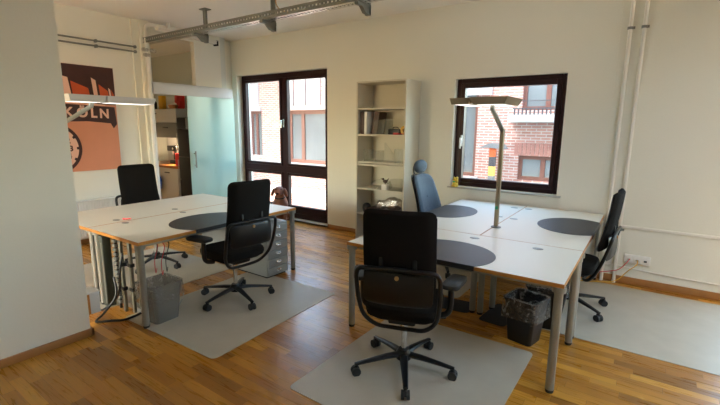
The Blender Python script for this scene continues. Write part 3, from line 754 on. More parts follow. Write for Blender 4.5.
def head_chair():
    o = thing('headrest_chair', 'slate blue high back office chair with headrest beside the bookshelf', 'chair', (0, 0, 0))
    star_base(o, R(40))
    obj('gas_lift', MB().cyl((0, 0, .15), (0, 0, .30), .019).cyl((0, 0, .28), (0, 0, .39), .028), M_chrome, o)
    obj('tilt_mechanism', MB().box(-.09, -.14, .375, .09, .12, .425, .015), M_blk, o)
    mb = MB(); mb._add(superellipse_pad(.49, .49, .09), Matrix.Translation((0, .03, .475)))
    obj('seat', mb, M_blue, o)
    yb = lambda z: -.215-.16*(z-.52)/.55+.02*math.sin((z-.52)/.55*PI)
    mb = MB(); mb._add(back_panel(.46, .36, .53, 1.075, .055, yb, .07, .05))
    br = obj('backrest', mb, M_blue, o)
    obj('tuft_button', MB().sphere((0, -.255, .83), .012, (1, .5, 1), 12), M_blue, br)
    mb = MB(); mb._add(back_panel(.47, .37, .52, 1.08, .02, lambda z: yb(z)-.038, .07, .05))
    obj('back_shell', mb, M_blk, o)
    obj('back_stem', MB().tube(smooth_path([(0, -.10, .41), (0, -.25, .40), (0, -.31, .50), (0, -.30, .70)]), .024, flat=.6), M_blk, o)
    obj('headrest_stem', MB().tube(smooth_path([(0, -.405, .98), (0, -.46, 1.08), (0, -.47, 1.15), (0, -.44, 1.19), (0, -.39, 1.185)]), .011), M_blk, o)
    obj('headrest', MB().sphere((0, -.375, 1.17), .085, (1.5, .5, .95), 24), M_blue, o)
    for x in (-1, 1):
        ar = obj('armrest', MB().tube(smooth_path([(x*.20, -.02, .41), (x*.27, -.02, .42), (x*.285, -.02, .5), (x*.285, -.02, .615)]), .018), M_blk, o)
        pd = MB(); pd._add(superellipse_pad(.085, .24, .03), Matrix.Translation((x*.285, .02, .628)))
        obj('arm_pad', pd, M_blk, ar)
    return o
c5 = head_chair(); c5.location = (-1.90, 4.44, 0); c5.rotation_euler = (0, 0, R(-98))

# ------------------------------------------------------------------ floor mats
def floor_mat(label, x0, y0, x1, y1, rz=0., z=.001, m=None, name='chair_mat', cat='mat', th=.003):
    cx, cy = (x0+x1)/2, (y0+y1)/2
    o = obj(name, MB().prism(rrect(x0-cx, y0-cy, x1-cx, y1-cy, .04), 0, th), m or M_mat)
    o.location = (cx, cy, z); o.rotation_euler = (0, 0, rz)
    return tag(o, label, cat, 'floor mats')
floor_mat('grey floor mat under the nearest black chair', -1.745, 1.72, -.58, 3.08, R(0))
floor_mat('grey floor mat under the chair at the left aisle side desk', -3.60, 1.62, -2.42, 3.08, R(2))
floor_mat('grey floor mat under the chair on the poster side of the left desks', -5.35, 1.52, -3.87, 2.98)
floor_mat('grey floor mat under the chair by the heating pipes', -.80, 3.52, .95, 5.02, 0)
floor_mat('grey floor mat under the slate blue chair', -2.55, 3.70, -1.42, 4.95)
floor_mat('dark carpet square left of the middle desk legs', -1.62, 3.40, -1.23, 3.66, R(8), .0045, M_matd, 'carpet_square', 'carpet')
floor_mat('dark carpet square right of the middle desk legs', -1.09, 3.36, -.86, 3.80, R(-5), .0045, M_matd, 'carpet_square', 'carpet')

# ------------------------------------------------------------------ pedestals (drawer units)
def pedestal(label, loc, rz):
    o = thing('drawer_pedestal', label, 'drawer unit', loc, rz, 'drawer units under the left desks')
    w, d, h = .30, .56, .60
    obj('carcass', MB().box(0, .012, .02, w, d, h, .003), M_cab, o)
    obj('plinth', MB().box(.01, .03, 0, w-.01, d-.01, .02), M_blk, o)
    n = 6; hh = (h-.03)/n
    for i in range(n):
        z = .024+i*hh
        dr = obj('drawer', MB().box(.006, -.006, z+.003, w-.006, .012, z+hh-.003, .003), M_cab, o)
        obj('handle', MB().box(w/2-.035, -.012, z+hh*.45, w/2+.035, -.006, z+hh*.72, .002).tube([(w/2-.03, -.01, z+hh*.55), (w/2-.02, -.025, z+hh*.5), (w/2+.02, -.025, z+hh*.5), (w/2+.03, -.01, z+hh*.55)], .006), M_chrome, dr, 'silver drawer pull')
    return o
# front (local -y) towards +X
pd1 = pedestal('grey six drawer unit under the far end of the left aisle desk', (-3.265, 2.965, 0), R(90))
pd2 = dup(pd1, (-4.47, 3.30, 0), R(-90), 'grey drawer unit seen from the side behind the armrest of the left aisle chair')

# ------------------------------------------------------------------ desk lamps
def lamp(label, loc, rz, head, arm, pole_h):
    """slim pole, inclined arm and a two-panel flat head. head = (x0,y0,x1,y1,z)"""
    o = thing('desk_lamp', label, 'lamp', loc, rz, 'desk mounted office lamps')
    obj('foot_plate', MB().lathe([(.001, 0), (.045, 0), (.045, .006), (.03, .012), (.001, .012)]), M_greyd, o)
    obj('pole', MB().box(-.018, -.018, .01, .018, .018, pole_h, .006), M_brownsilver, o)
    obj('switch', MB().box(-.012, -.0225, .17, .012, -.018, .20, .002), M_green, o)
    pts = [Vector((0, 0, pole_h-.02))]+[Vector(a) for a in arm]
    mb = MB()
    for i in range(len(pts)-1):
        a, b_ = pts[i], pts[i+1]; d_ = b_-a; q_ = d_.to_track_quat('Z', 'Y').to_matrix().to_4x4()
        mb.box(-.018, -.018, -.012, .018, .018, d_.length+.012, .005, mtx=Matrix.Translation(a) @ q_)
    obj('arm', mb, M_grey, o)
    x0, y0, x1, y1, z = head
    hd_ = MB()
    # housing with inclined lower sides
    def frus(m_, x0, y0, x1, y1, z0, z1, ins):
        b = bmesh.new(); v = [b.verts.new(q) for q in ((x0+ins, y0+ins, z0), (x1-ins, y0+ins, z0), (x1-ins, y1-ins, z0), (x0+ins, y1-ins, z0), (x0, y0, z1), (x1, y0, z1), (x1, y1, z1), (x0, y1, z1))]
        for f in ((3, 2, 1, 0), (4, 5, 6, 7), (0, 1, 5, 4), (1, 2, 6, 5), (2, 3, 7, 6), (3, 0, 4, 7)): b.faces.new([v[i] for i in f])
        m_._add(b)
    L_ = x1-x0 if x1-x0 > y1-y0 else y1-y0
    if x1-x0 > y1-y0:
        xm = x0+(x1-x0)*.36
        frus(hd_, x0, y0+.03, xm-.004, y1, z-.03, z+.026, .014); frus(hd_, xm+.004, y0, x1, y1, z-.035, z+.028, .034); hd_.box(xm-.006, y0+.06, z-.02, xm+.006, y1-.05, z+.02)
        pan = ((x0+.04, y0+.07, xm-.04, y1-.04, z-.033), (xm+.06, y0+.06, x1-.06, y1-.06, z-.038))
    else:
        ym = y0+(y1-y0)*.40
        frus(hd_, x0, y0, x1, ym-.004, z-.035, z+.028, .02); frus(hd_, x0, ym+.004, x1, y1, z-.035, z+.028, .02); hd_.box(x0+.05, ym-.006, z-.02, x1-.05, ym+.006, z+.02)
        pan = ((x0+.045, y0+.045, x1-.045, ym-.045, z-.038), (x0+.045, ym+.045, x1-.045, y1-.045, z-.038))
    obj('lamp_head', hd_, M_brownsilver if x1-x0 > y1-y0 else M_alu, o)
    for q in pan: obj('diffuser', MB().box(q[0], q[1], q[4], q[2], q[3], q[4]+.004), M_lamp, o, 'bright white diffuser')
    return o
lamp('tall lamp with a flat head standing on the right desks before the window', (-1.144, 3.835, DZ), 0, (-.46, -.16, .07, .34, 1.14), [(-.10, 0, 1.065), (-.105, 0, 1.12)], .90)
lamp('tall lamp with a flat head partly hidden by the foreground wall', (-4.66, 1.66, DZ), 0, (-.02, .03, .24, .86, 1.148), [(0, .02, .89), (.12, .26, 1.075), (.12, .27, 1.12)], .87)

# ------------------------------------------------------------------ bins
def bin_(label, loc, rz, wt, wb, h, m, liner, name='waste_bin', skirt=.10, lift=.01):
    o = thing(name, label, 'bin', loc, rz)
    def fr_ring(b, w, z, n=5, r=.03):
        return [b.verts.new((x, y, z)) for x, y in rrect(-w/2, -w/2, w/2, w/2, r, n)]
    b = bmesh.new(); prof = ((wb*.98, .0), (wb, .004), (wt, h), (wt+.014, h), (wt+.014, h-.012), (wt+.016, h+.004), (wt-.008, h+.004), (wb-.012, .008))
    rg = [fr_ring(b, w, z) for w, z in ((wb, .0), (wt, h-.015), (wt+.014, h-.015), (wt+.014, h), (wt-.006, h), (wb-.010, .008))]
    m_ = len(rg[0])
    for i in range(len(rg)-1):
        for k in range(m_): b.faces.new((rg[i][k], rg[i][(k+1) % m_], rg[i+1][(k+1) % m_], rg[i+1][k]))
    b.faces.new(rg[0][::-1]); b.faces.new(rg[-1])
    bmesh.ops.recalc_face_normals(b, faces=b.faces)
    mb = MB(); mb._add(b); obj('bucket', mb, m, o)
    if liner:
        b = bmesh.new(); rnd = random.Random(len(label))
        n = 9; rg = []
        for w, z, j in ((wt+.03, h-skirt, .012), (wt+.03, h-skirt*.66, .01), (wt+.026, h-skirt*.33, .008), (wt+.022, h+.006, .004), (wt-.02, h+.008, .004), (wt-.035, h-.05, .012), (wt-.05, h-.12, .014), (wb-.04, h*.35, .012)):
            ring = []
            for x, y in rrect(-w/2, -w/2, w/2, w/2, .035, n):
                s_ = 1+rnd.uniform(-j, j)*2.2; ring.append(b.verts.new((x*s_, y*s_, z+rnd.uniform(-j, j)*.8)))
            rg.append(ring)
        m_ = len(rg[0])
        for i in range(len(rg)-1):
            for k in range(m_): b.faces.new((rg[i][k], rg[i][(k+1) % m_], rg[i+1][(k+1) % m_], rg[i+1][k]))
        b.faces.new(rg[-1])
        bmesh.ops.recalc_face_normals(b, faces=b.faces)
        mb = MB(); mb._add(b); obj('bin_liner', mb, M_liner, o, 'crumpled clear plastic liner')
    return o
bin_('frosted square waste bin with clear liner at the corner leg of the left desks', (-3.315, 1.79, .0045), R(2), .265, .21, .33, M_mesh, True, skirt=.14)
bin_('black square waste bin with clear liner beside the near right desk leg', (-.70, 3.26, 0), R(-12), .25, .19, .35, M_blk, True, skirt=.15)
bin_('black waste bin with clear liner standing behind the nearer black bin', (-.63, 3.635, .0045), R(12), .30, .22, .36, M_blk, True, skirt=.03)

# ------------------------------------------------------------------ bookshelf
bs = thing('bookshelf', 'tall open cream bookshelf standing between the two windows', 'bookshelf', (-3.03, 4.97, 0))
W2, D0, D1, HS = .385, -.19, .195, 2.22
for x in (-W2, W2-.02): obj('side_panel', MB().box(x, D0, 0, x+.02, D1, HS, .001, 1), M_shelf, bs)
obj('back_panel', MB().box(-W2+.02, D1-.008, .0, W2-.02, D1, HS-.02), M_shelf, bs)
obj('top_panel', MB().box(-W2+.02, D0, HS-.02, W2-.02, D1-.008, HS, .001, 1), M_shelf, bs)
SZ = (.06, .43, .785, 1.155, 1.525, 1.875)
for z in SZ: obj('shelf', MB().box(-W2+.021, D0+.012, z-.022, W2-.021, D1-.009, z, .001, 1), M_shelf, bs)
obj('shelf', MB().box(-W2+.021, D0+.012, 1.155-.06, W2-.021, D1-.009, 1.155-.034, .001, 1), M_shelf, bs)
obj('plinth', MB().box(-W2+.021, D0+.02, 0, W2-.021, D0+.035, .038), M_shelf, bs)
def sh(name, mb, m, label, cat, loc, group=None, rz=0):
    o = obj(name, mb, m); o.location = loc; o.rotation_euler = (0, 0, rz); return tag(o, label, cat, group)
z = 1.525
sh('book', MB().box(-.028, -.11, 0, .028, .11, .30, .004), M_brown, 'dark brown book standing at the left of the second shelf', 'book', (-3.345, 4.93, z))
sh('file_folder', MB().box(-.02, -.12, 0, .02, .12, .30, .003), M_paper, 'pale file folder standing beside the dark brown book', 'folder', (-3.285, 4.93, z))
mb = MB().prism([(-.07, 0), (.03, 0), (.07, .29), (.055, .30), (-.0, .30)], -.10, .10, mtx=Matrix(((1, 0, 0, 0), (0, 0, -1, 0), (0, 1, 0, 0), (0, 0, 0, 1))))
sh('file_folder', mb, M_brown, 'dark folder leaning on the pale file folder', 'folder', (-3.19, 5.0, z))
def vase(name, label, loc, w, d, h):
    o = thing(name, label, 'vase', loc, 0, 'clear glass vases in the bookshelf')
    b = MB(); t = .006
    b.slab([-w/2, -w/2+t, w/2-t, w/2], [0, .012, h], lambda i, j: True, -d/2, -d/2+t, 'y').slab([-w/2, w/2], [0, h], lambda i, j: True, d/2-t, d/2, 'y').box(-w/2, -d/2+t, 0, -w/2+t, d/2-t, h).box(w/2-t, -d/2+t, 0, w/2, d/2-t, h).box(-w/2+t, -d/2+t, 0, w/2-t, d/2-t, .014)
    obj('body', b, M_gobj, o); return o
vase('glass_vase', 'narrow clear glass block vase on the second shelf, beside the leaning folder', (-3.115, 4.88, z), .10, .09, .19)
vase('glass_vase', 'clear glass block vase on the second shelf, right of the narrow one', (-2.985, 4.90, z), .11, .10, .20)
tc_ = thing('tool_case', 'black case with a handle on the second shelf', 'case', (-2.86, 4.90, z))
obj('body', MB().box(-.09, -.05, 0, .09, .05, .075, .01), M_blk, tc_); obj('handle', MB().tube(smooth_path([(-.04, 0, .075), (-.03, 0, .095), (.03, 0, .095), (.04, 0, .075)]), .006), M_blk, tc_)
sh('screwdriver', MB().cyl((-.05, 0, .013), (.02, 0, .013), .013).cyl((.02, 0, .013), (.09, .03, .013), .004), M_red, 'red handled tool lying before the black case on the second shelf', 'tool', (-2.80, 4.83, z))
tp = thing('tape_roll', 'yellow tape roll at the right end of the second shelf', 'tape', (-2.715, 4.89, z))
obj('ring', MB().lathe([(.028, -.022), (.058, -.022), (.058, .022), (.028, .022), (.028, -.022)], mtx=Matrix.Translation((0, 0, .058)) @ Matrix.Rotation(PI/2, 4, 'X')), M_yel, tp)
z = 1.155
vase('glass_vase', 'faint square glass vase at the left of the third shelf', (-3.28, 4.90, z), .11, .10, .16)
vase('glass_vase', 'faint square glass vase second from the left on the third shelf', (-3.12, 4.92, z), .10, .10, .15)
sh('glass_award', MB().prism([(-.07, 0), (.07, 0), (.07, .11), (-.07, .26)], -.015, .015, mtx=Matrix(((1, 0, 0, 0), (0, 0, -1, 0), (0, 1, 0, 0), (0, 0, 0, 1)))), M_gobj, 'slanted clear glass award standing on the third shelf', 'award', (-2.95, 4.90, z))
vase('glass_vase', 'wide square glass vase at the right end of the third shelf', (-2.77, 4.90, z), .14, .11, .18)
z = .785
gd = thing('glass_cloche', 'low clear glass dome on the fourth shelf', 'glass dome', (-3.08, 4.92, z))
obj('dome', MB().lathe([(.001, .0), (.15, .0), (.15, .04), (.13, .09), (.07, .12), (.001, .125)]), M_gobj, gd); obj('knob', MB().sphere((0, 0, .135), .013, seg=12), M_gobj, gd)
gd = thing('cake_stand', 'stacked clear glass plates at the right of the fourth shelf', 'glass plates', (-2.82, 4.93, z))
obj('plates', MB().lathe([(.001, 0), (.14, .0), (.145, .03), (.14, .06), (.145, .09), (.11, .14), (.001, .145)]), M_gobj, gd)
bd = thing('bird_figurine', 'small dark bird figurine on the fourth shelf, between the glass pieces', 'figurine', (-2.955, 4.82, z))
obj('stand', MB().box(-.045, -.03, 0, .045, .03, .075, .006), M_paper, bd)
obj('body', MB().sphere((0, 0, .115), .028, (1.3, .7, .8), 14).sphere((-.035, 0, .145), .016, seg=10).cyl((-.045, 0, .145), (-.072, 0, .147), .006, .001, 8).cyl((.02, 0, .12), (.055, 0, .16), .014, .004, 8).cyl((0, 0, .075), (0, 0, .1), .005), M_brown, bd)
z = .43
tr_ = thing('tray', 'dark rimmed pale tray lying on the fifth shelf', 'tray', (-2.97, 4.90, z))
obj('base', MB().prism(rrect(-.26, -.14, .26, .14, .03), 0, .055, .004), M_paper, tr_); obj('rim', MB().prism(rrect(-.275, -.15, .275, .15, .035), .055, .078, .004), M_brown, tr_)
b = MB(); b.sphere((0, 0, .085), .11, (1.35, .9, .8), 16).jitter(.012, 3)
sh('foil_bundle', b, M_foil, 'crumpled silver foil bundle on the dark rimmed tray', 'foil', (-2.87, 4.90, z+.075))
sh('foil_bundle', MB().sphere((0, 0, .06), .07, (1.1, .9, .9), 14).jitter(.010, 5), M_foil, 'smaller crumpled foil lump beside the big foil bundle', 'foil', (-3.04, 4.88, z+.076))
hl = thing('helmet', 'black round helmet at the left of the fifth shelf', 'helmet', (-3.305, 4.90, z))
obj('shell', MB().lathe([(.001, 0), (.05, .0), (.062, .05), (.055, .10), (.03, .125), (.001, .13)]), M_blk, hl)
# ------------------------------------------------------------------ lucky cat on the sill
ct_ = thing('cat_figurine', 'small golden waving cat figurine on the window sill', 'figurine', (-2.085, 5.12, .8745), R(-20))
obj('body', MB().lathe([(.001, 0), (.036, 0), (.040, .02), (.036, .05), (.024, .072), (.001, .078)]).sphere((0, -.003, .092), .030, (1.1, .95, .9), 16).cyl((-.02, 0, .11), (-.023, 0, .135), .012, .001, 8).cyl((.02, 0, .11), (.023, 0, .135), .012, .001, 8).sphere((-.02, -.03, .012), .014, seg=10).sphere((.02, -.03, .012), .014, seg=10), M_gold, ct_)
obj('paw', MB().tube(smooth_path([(.030, -.005, .055), (.046, -.012, .08), (.044, -.014, .115)]), .011).sphere((.043, -.015, .12), .014, seg=10), M_gold, ct_)
obj('bib', MB().sphere((0, -.026, .066), .018, (1.1, .6, .6), 10), M_green, ct_, 'green collar bib')
obj('eyes', MB().sphere((-.011, -.030, .097), .004, seg=8).sphere((.011, -.030, .097), .004, seg=8), M_eye, ct_)

# ------------------------------------------------------------------ the dog
def skin_mesh(name, verts, edges, sub=2):
    me = bpy.data.meshes.new(name); me.from_pydata([v[:3] for v in verts], edges, [])
    o = bpy.data.objects.new(name, me); COL.objects.link(o)
    sk = o.modifiers.new('s', 'SKIN'); sk.use_smooth_shade = True
    for i, v in enumerate(verts):
        d_ = me.skin_vertices[0].data[i]; d_.radius = (v[3], v[4] if len(v) > 4 else v[3]); d_.use_root = (i == 0)
    ss = o.modifiers.new('u', 'SUBSURF'); ss.levels = sub; ss.render_levels = sub
    dg = bpy.context.evaluated_depsgraph_get(); out = bpy.data.meshes.new_from_object(o.evaluated_get(dg))
    bpy.data.objects.remove(o)
    return out
dv = [(0, .17, .13, .115), (0, .12, .24, .115), (0, .02, .34, .115), (0, -.035, .40, .10), (0, -.045, .475, .068), (0, -.06, .545, .075), (0, -.095, .570, .088), (0, -.135, .556, .066), (0, -.19, .530, .042), (0, -.212, .530, .026)]
de = [(i, i+1) for i in range(9)]
def br(par, pts):
    for p_ in pts:
        dv.append(p_); de.append((par, len(dv)-1)); par = len(dv)-1
for s_ in (-1, 1):
    br(3, [(s_*.075, -.06, .32, .058), (s_*.08, -.055, .21, .034), (s_*.078, -.075, .10, .024), (s_*.078, -.085, .035, .024), (s_*.08, -.13, .020, .026), (s_*.08, -.155, .018, .018)])
    br(0, [(s_*.10, .10, .15, .075), (s_*.145, -.0, .19, .052), (s_*.15, .09, .075, .03), (s_*.15, .06, .025, .025), (s_*.155, -.03, .022, .026), (s_*.155, -.06, .018, .018)])
br(0, [(0, .27, .045, .026), (.06, .33, .026, .018), (.13, .34, .02, .012)])
dm = skin_mesh('body', dv, de, 2)
mb = MB(); mb.bm.from_mesh(dm)
for s_ in (-1, 1):   # hanging ears, part of the body mesh
    mb.sphere((s_*.098, -.075, .535), .068, (.34, .66, 1.05), 16, Matrix.Rotation(s_*R(-18), 4, 'Y'))
dg_ = thing('dog', 'brown short haired dog sitting before the balcony window', 'dog', (-4.96, 4.82, 0), R(36)); dg_.scale = (1.06, 1.06, 1.06)
obj('body', mb, M_dog, dg_)
obj('eye', MB().sphere((-.040, -.158, .594), .010, seg=10), M_eye, dg_); obj('eye', MB().sphere((.040, -.158, .594), .010, seg=10), M_eye, dg_)
obj('nose', MB().sphere((0, -.240, .540), .017, (1.2, .8, .8), 12), M_eye, dg_)
obj('collar', MB().tube([(.078*math.cos(a), -.045+.072*math.sin(a), .458+.016*math.sin(a)) for a in [2*PI*k/24 for k in range(24)]], .009, closed=True), M_blk, dg_, 'dark collar')

# ------------------------------------------------------------------ kitchenette
KY = 4.2
def unit(name, label, x0, x1, z0, z1, m, cat='cabinet', doors=1, group=None, handle='h'):
    o = thing(name, label, cat, ((x0+x1)/2, KY, z0), 0, group); w = x1-x0; h = z1-z0
    obj('body', MB().box(-w/2, .02, 0, w/2, .60, h, .002), m, o)
    for i in range(doors):
        a = -w/2+i*w/doors
        dr = obj('door', MB().box(a+.003, 0, .003, a+w/doors-.003, .019, h-.003, .003), m, o)
        obj('handle', MB().box(a+w/doors/2-.07, -.02, h-.09, a+w/doors/2+.07, -.002, h-.075, .003), M_kitd, dr)
    return o
unit('base_cabinet', 'grey kitchen base cabinet below the wooden worktop, by the fridge', -7.50, -6.86, .08, .86, M_kitl)
unit('base_cabinet', 'kitchen base cabinet at the far left under the worktop', -8.14, -7.505, .08, .86, M_kitl)
for a, b_ in ((-8.14, -6.86),): struct('trim_4', MB().box(a, KY+.05, 0, b_, KY+.55, .079), M_blk)
tag(obj('worktop', MB().box(-8.14, KY-.015, .861, -6.86, KY+.61, .905, .003), M_wood), 'wooden kitchen worktop in the lit niche', 'worktop')
unit('wall_cabinet', 'grey kitchen wall cabinet above the lit niche', -8.14, -6.80, 1.40, 1.66, M_kit, doors=2)
unit('top_cabinet', 'white kitchen cabinet above the grey wall cabinet', -8.14, -6.80, 1.665, 1.90, M_kitl, doors=1)
fr_ = thing('fridge', 'tall dark steel fridge seen through the kitchen doorway', 'fridge', (-6.625, KY, 0))
obj('body', MB().box(-.17, .03, .03, .17, .60, 1.55, .004), M_kitd, fr_)
for z0, z1 in ((.05, 1.08), (1.085, 1.545)):
    d_ = obj('door', MB().box(-.17, -.0, z0, .17, .028, z1, .006), M_kitd, fr_); obj('handle', MB().cyl((-.14, -.03, z0+.1 if z1 > 1.2 else z1-.45), (-.14, -.03, z0+.4 if z1 > 1.2 else z1-.05), .008).box(-.146, -.03, (z0+.12 if z1 > 1.2 else z1-.40), -.134, .0, (z0+.135 if z1 > 1.2 else z1-.385)), M_grey, d_)
obj('feet', MB().box(-.15, .06, 0, .15, .55, .03), M_blk, fr_)
mw = thing('microwave', 'dark microwave standing on the fridge', 'microwave', (-6.62, KY, 1.551))
obj('body', MB().box(-.17, .02, 0, .17, .38, .20, .006), M_blk, mw); obj('door', MB().box(-.165, 0, .01, .08, .019, .19, .004), M_kitd, mw); obj('panel', MB().box(.085, 0, .01, .165, .019, .19, .003), M_kit, mw)
cf = thing('coffee_machine', 'black coffee machine on the worktop in the lit niche', 'coffee machine', (-7.28, KY+.25, .906))
obj('body', MB().box(-.19, -.02, 0, .19, .2, .07, .01).box(-.19, .06, .07, .19, .2, .34, .012).box(-.19, -.06, .24, .10, .06, .34, .012), M_blk, cf)
obj('spout', MB().cyl((-.05, -.02, .17), (-.05, -.02, .24), .018), M_chrome, cf); obj('tank', MB().box(.11, -.05, .07, .19, .06, .30, .008), M_gobj, cf); obj('knob', MB().cyl((.02, -.075, .29), (.02, -.06, .29), .02), M_chrome, cf)
mg = thing('mug', 'red mug beside the coffee machine', 'mug', (-6.985, KY+.12, .906))
obj('cup', MB().lathe([(.001, 0), (.055, 0), (.06, .02), (.06, .22), (.053, .22), (.05, .02), (.001, .018)]), M_red, mg); obj('handle', MB().tube([(.055, 0, .05), (.10, 0, .07), (.10, 0, .14), (.055, 0, .17)], .01), M_red, mg)
kl = thing('niche_lamp', 'small warm light under the wall cabinet in the niche', 'lamp', (-7.05, KY+.35, 1.398))
obj('housing', MB().cyl((0, 0, -.012), (0, 0, 0), .045), M_chrome, kl); obj('bulb', MB().cyl((0, 0, -.016), (0, 0, -.012), .036), simple('warm_bulb', (1, .8, .5), .5, emit=(1, .62, .28), estr=9.), kl)
struct('wall_splashback', MB().box(-8.14, KY+.602, .906, -6.80, KY+.61, 1.399), M_kitl)
# things on top of the kitchen cabinets
zt = 1.9005
def bottle(label, x, y, h, m):
    o = thing('bottle', label, 'bottle', (x, y, zt), 0, 'bottles on the kitchen cabinets')
    obj('glass', MB().lathe([(.001, 0), (.038, 0), (.04, .02), (.04, h*.6), (.015, h*.8), (.015, h*.93), (.001, h*.93)]), m, o); obj('cap', MB().cyl((0, 0, h*.931), (0, 0, h), .016), M_yel, o)
bottle('dark bottle at the left on the kitchen cabinets', -7.70, KY+.15, .20, M_blk)
bottle('dark bottle beside the yellow packet on the kitchen cabinets', -7.58, KY+.2, .22, M_blk)
tag(obj('packet', MB().box(-7.52, KY+.12, zt, -7.40, KY+.2, zt+.24, .004), M_yel), 'yellow packet on the kitchen cabinets', 'packet')
tag(obj('carton', MB().box(-7.38, KY+.2, zt, -7.10, KY+.4, zt+.22, .004), M_paper), 'pale carton on the kitchen cabinets', 'box')
bg = thing('carrier_bag', 'red carrier bag on the kitchen cabinets', 'bag', (-6.98, KY+.2, zt))
obj('bag', MB().box(-.07, -.06, 0, .07, .06, .25, .02).jitter(.006, 4), M_red, bg); obj('handle', MB().tube([(-.04, 0, .245), (-.02, 0, .30), (.02, 0, .30), (.04, 0, .245)], .006), M_red, bg)
bk = thing('basket', 'orange wicker basket at the edge of the kitchen cabinets', 'basket', (-6.89, KY+.02, zt))
obj('bowl', MB().lathe([(.001, 0), (.06, 0), (.085, .06), (.078, .06), (.055, .008), (.001, .008)]), M_wood, bk)
tag(obj('cloth', MB().sphere((-6.89, KY+.02, zt+.065), .055, (1.1, 1, .8), 14).jitter(.006, 2), M_paper), 'white and blue cloth in the wicker basket', 'cloth')
bb = thing('blue_bin_bag', 'blue plastic bag hanging on the base cabinet front behind the poster side chair', 'bag', (-7.40, KY-.07, .42))
obj('bag', MB().sphere((0, 0, .16), .16, (.62, .38, 1.0), 16).jitter(.006, 8), M_bluebag, bb); obj('strap', MB().tube([(-.03, .0, .30), (-.02, .02, .44), (.02, .02, .44), (.03, .0, .30)], .006), M_bluebag, bb)

# ------------------------------------------------------------------ outside
FY = 11.
bd_ = thing('brick_building', 'brick office wing with red framed windows across the courtyard', 'building', (0, FY, 0))
us = [-22., -12.86, -12.2, -10.85, -9.0, -4.4, -3.95, -2.85, -1.3, -.7]; vs = [-6., .33, .50, .94, 2.05, 2.14, 3.6, 4.3]
holes = {(1, 1, 5), (3, 1, 5), (5, 1, 4)}
def hole(i, j):
    if i == 1 and 2 <= j <= 4-0 and vs[j+1] <= 2.14 and vs[j] >= .33: return True
    if i == 3 and 1 <= j and vs[j+1] <= 2.14 and vs[j] >= .33: return True
    if i == 5 and vs[j] >= .33 and vs[j+1] <= 3.6: return True
    if i == 7 and (vs[j+1] <= .94 and vs[j] >= .33): return True
    if i == 7 and vs[j] >= 2.05 and vs[j+1] <= 3.6: return True
    return False
obj('brick_wall', MB().slab(us, vs, lambda i, j: not hole(i, j), 0, .4, 'y'), M_brick, bd_)
def owin(x0, x1, z0, z1, muls, t=.09):
    m_ = MB()
    for q in [(x0, z0, x0+t, z1), (x1-t, z0, x1, z1), (x0+t, z1-t, x1-t, z1), (x0+t, z0, x1-t, z0+t)]+[(x-t*.6, z0+t, x+t*.6, z1-t) for x in muls]: m_.box(q[0], .08, q[1], q[2], .16, q[3])
    w = obj('window_frame', m_, M_ofr, bd_, 'red brown timber frame')
    obj('pane', MB().box(x0+t, .12, z0+t, x1-t, .13, z1-t), M_opane, w)
owin(-12.86, -12.2, .33, 2.14, [-12.55]); owin(-10.85, -9.0, .33, 2.14, [-10.2], .12); owin(-4.4, -3.95, .33, 3.6, []); owin(-2.85, -1.3, -.0+.33, .94, [-2.27]); owin(-2.85, -1.3, 2.05, 3.6, [-2.27])
m_ = MB()
for q in ((-14.5, .10, -11.0, .32), (-11.0, .10, -8.2, .32), (-4.6, -.05, -3.85, .32)): m_.box(q[0], -.12, q[1], q[2], .0, q[3])
m_.box(-3.05, -.45, 1.76, -.6, .0, 1.93)
obj('ledge', m_, M_plaster, bd_, 'white window ledge')
m_ = MB()
for a, b_ in ((-14.5, -12.95), (-12.8, -12.32), (-10.95, -10.55), (-10.45, -9.98), (-9.9, -9.32), (-9.2, -8.5)): m_.box(a, -.05, 2.30, b_, 0, 3.6)
m_.box(-14.5, -.05, 2.15, -11.9 if False else -12.2, 0, 2.299).box(-10.95, -.05, 2.16, -8.5, 0, 2.299)
obj('plaster_band', m_, M_plaster, bd_, 'white plaster panels')
m_ = MB().box(-4.6, -.06, 2.45, -3.6, -.001, 2.7); obj('vent_cover', m_, M_plaster, bd_)
sm_ = simple('soldier_brick', (.33, .16, .135), .85, noise=.3, nscale=9.)
m_ = MB()
for i in range(18): m_.box(-2.95+i*.1, -.012, .96, -2.95+i*.1+.085, -.001, 1.26)
obj('soldier_course', m_, sm_, bd_, 'upright brick lintel course')
m_ = MB()
for i in range(24): m_.box(-2.92+i*.09, -.43, 1.93, -2.92+i*.09+.03, -.40, 2.06)
m_.box(-2.95, -.44, 2.06, -.75, -.39, 2.09).box(-2.95, -.43, 2.24, -.7, -.41, 2.26)
obj('railing', m_, M_postg, bd_)
sp_ = thing('striped_post', 'orange, black and yellow striped post with a grey hood outside the window', 'post', (-3.38, FY-.35, -1.2))
for z0, z1, m in ((0, 1.36, M_hood), (1.36, 1.62, M_hood), (1.62, 1.86, M_sign_y), (1.86, 2.10, M_postg), (2.10, 2.32, M_orange)): obj('stripe', MB().box(-.07, -.07, z0, .07, .07, z1, .002), m, sp_)
obj('hood', MB().prism([(-.34, 2.30), (-.05, 2.44), (.22, 2.42), (.32, 2.30), (.10, 2.32), (-.10, 2.33)], -.2, .2, mtx=Matrix(((1, 0, 0, 0), (0, 0, -1, 0), (0, 1, 0, 0), (0, 0, 0, 1)))), M_hood, sp_)
struct('sky_blocker_upper', MB().box(-24, YB-.1, H+.301, 9, YB+TH, 8.5), M_brick)  # unseen block added to cut the sky light on the brick facade
struct('sky_blocker_side', MB().box(-14.2, 5.5, -6, -13.6, FY-.001, 9), M_brick)  # unseen block added to shade the left end of the facade
struct('ground_terrace', MB().box(-30, YB+TH, -1.5, 12, FY, -1.2), M_terr)
pw = thing('parapet', 'low brick parapet with a pale coping across the terrace', 'wall', (0, 9.2, -1.2))
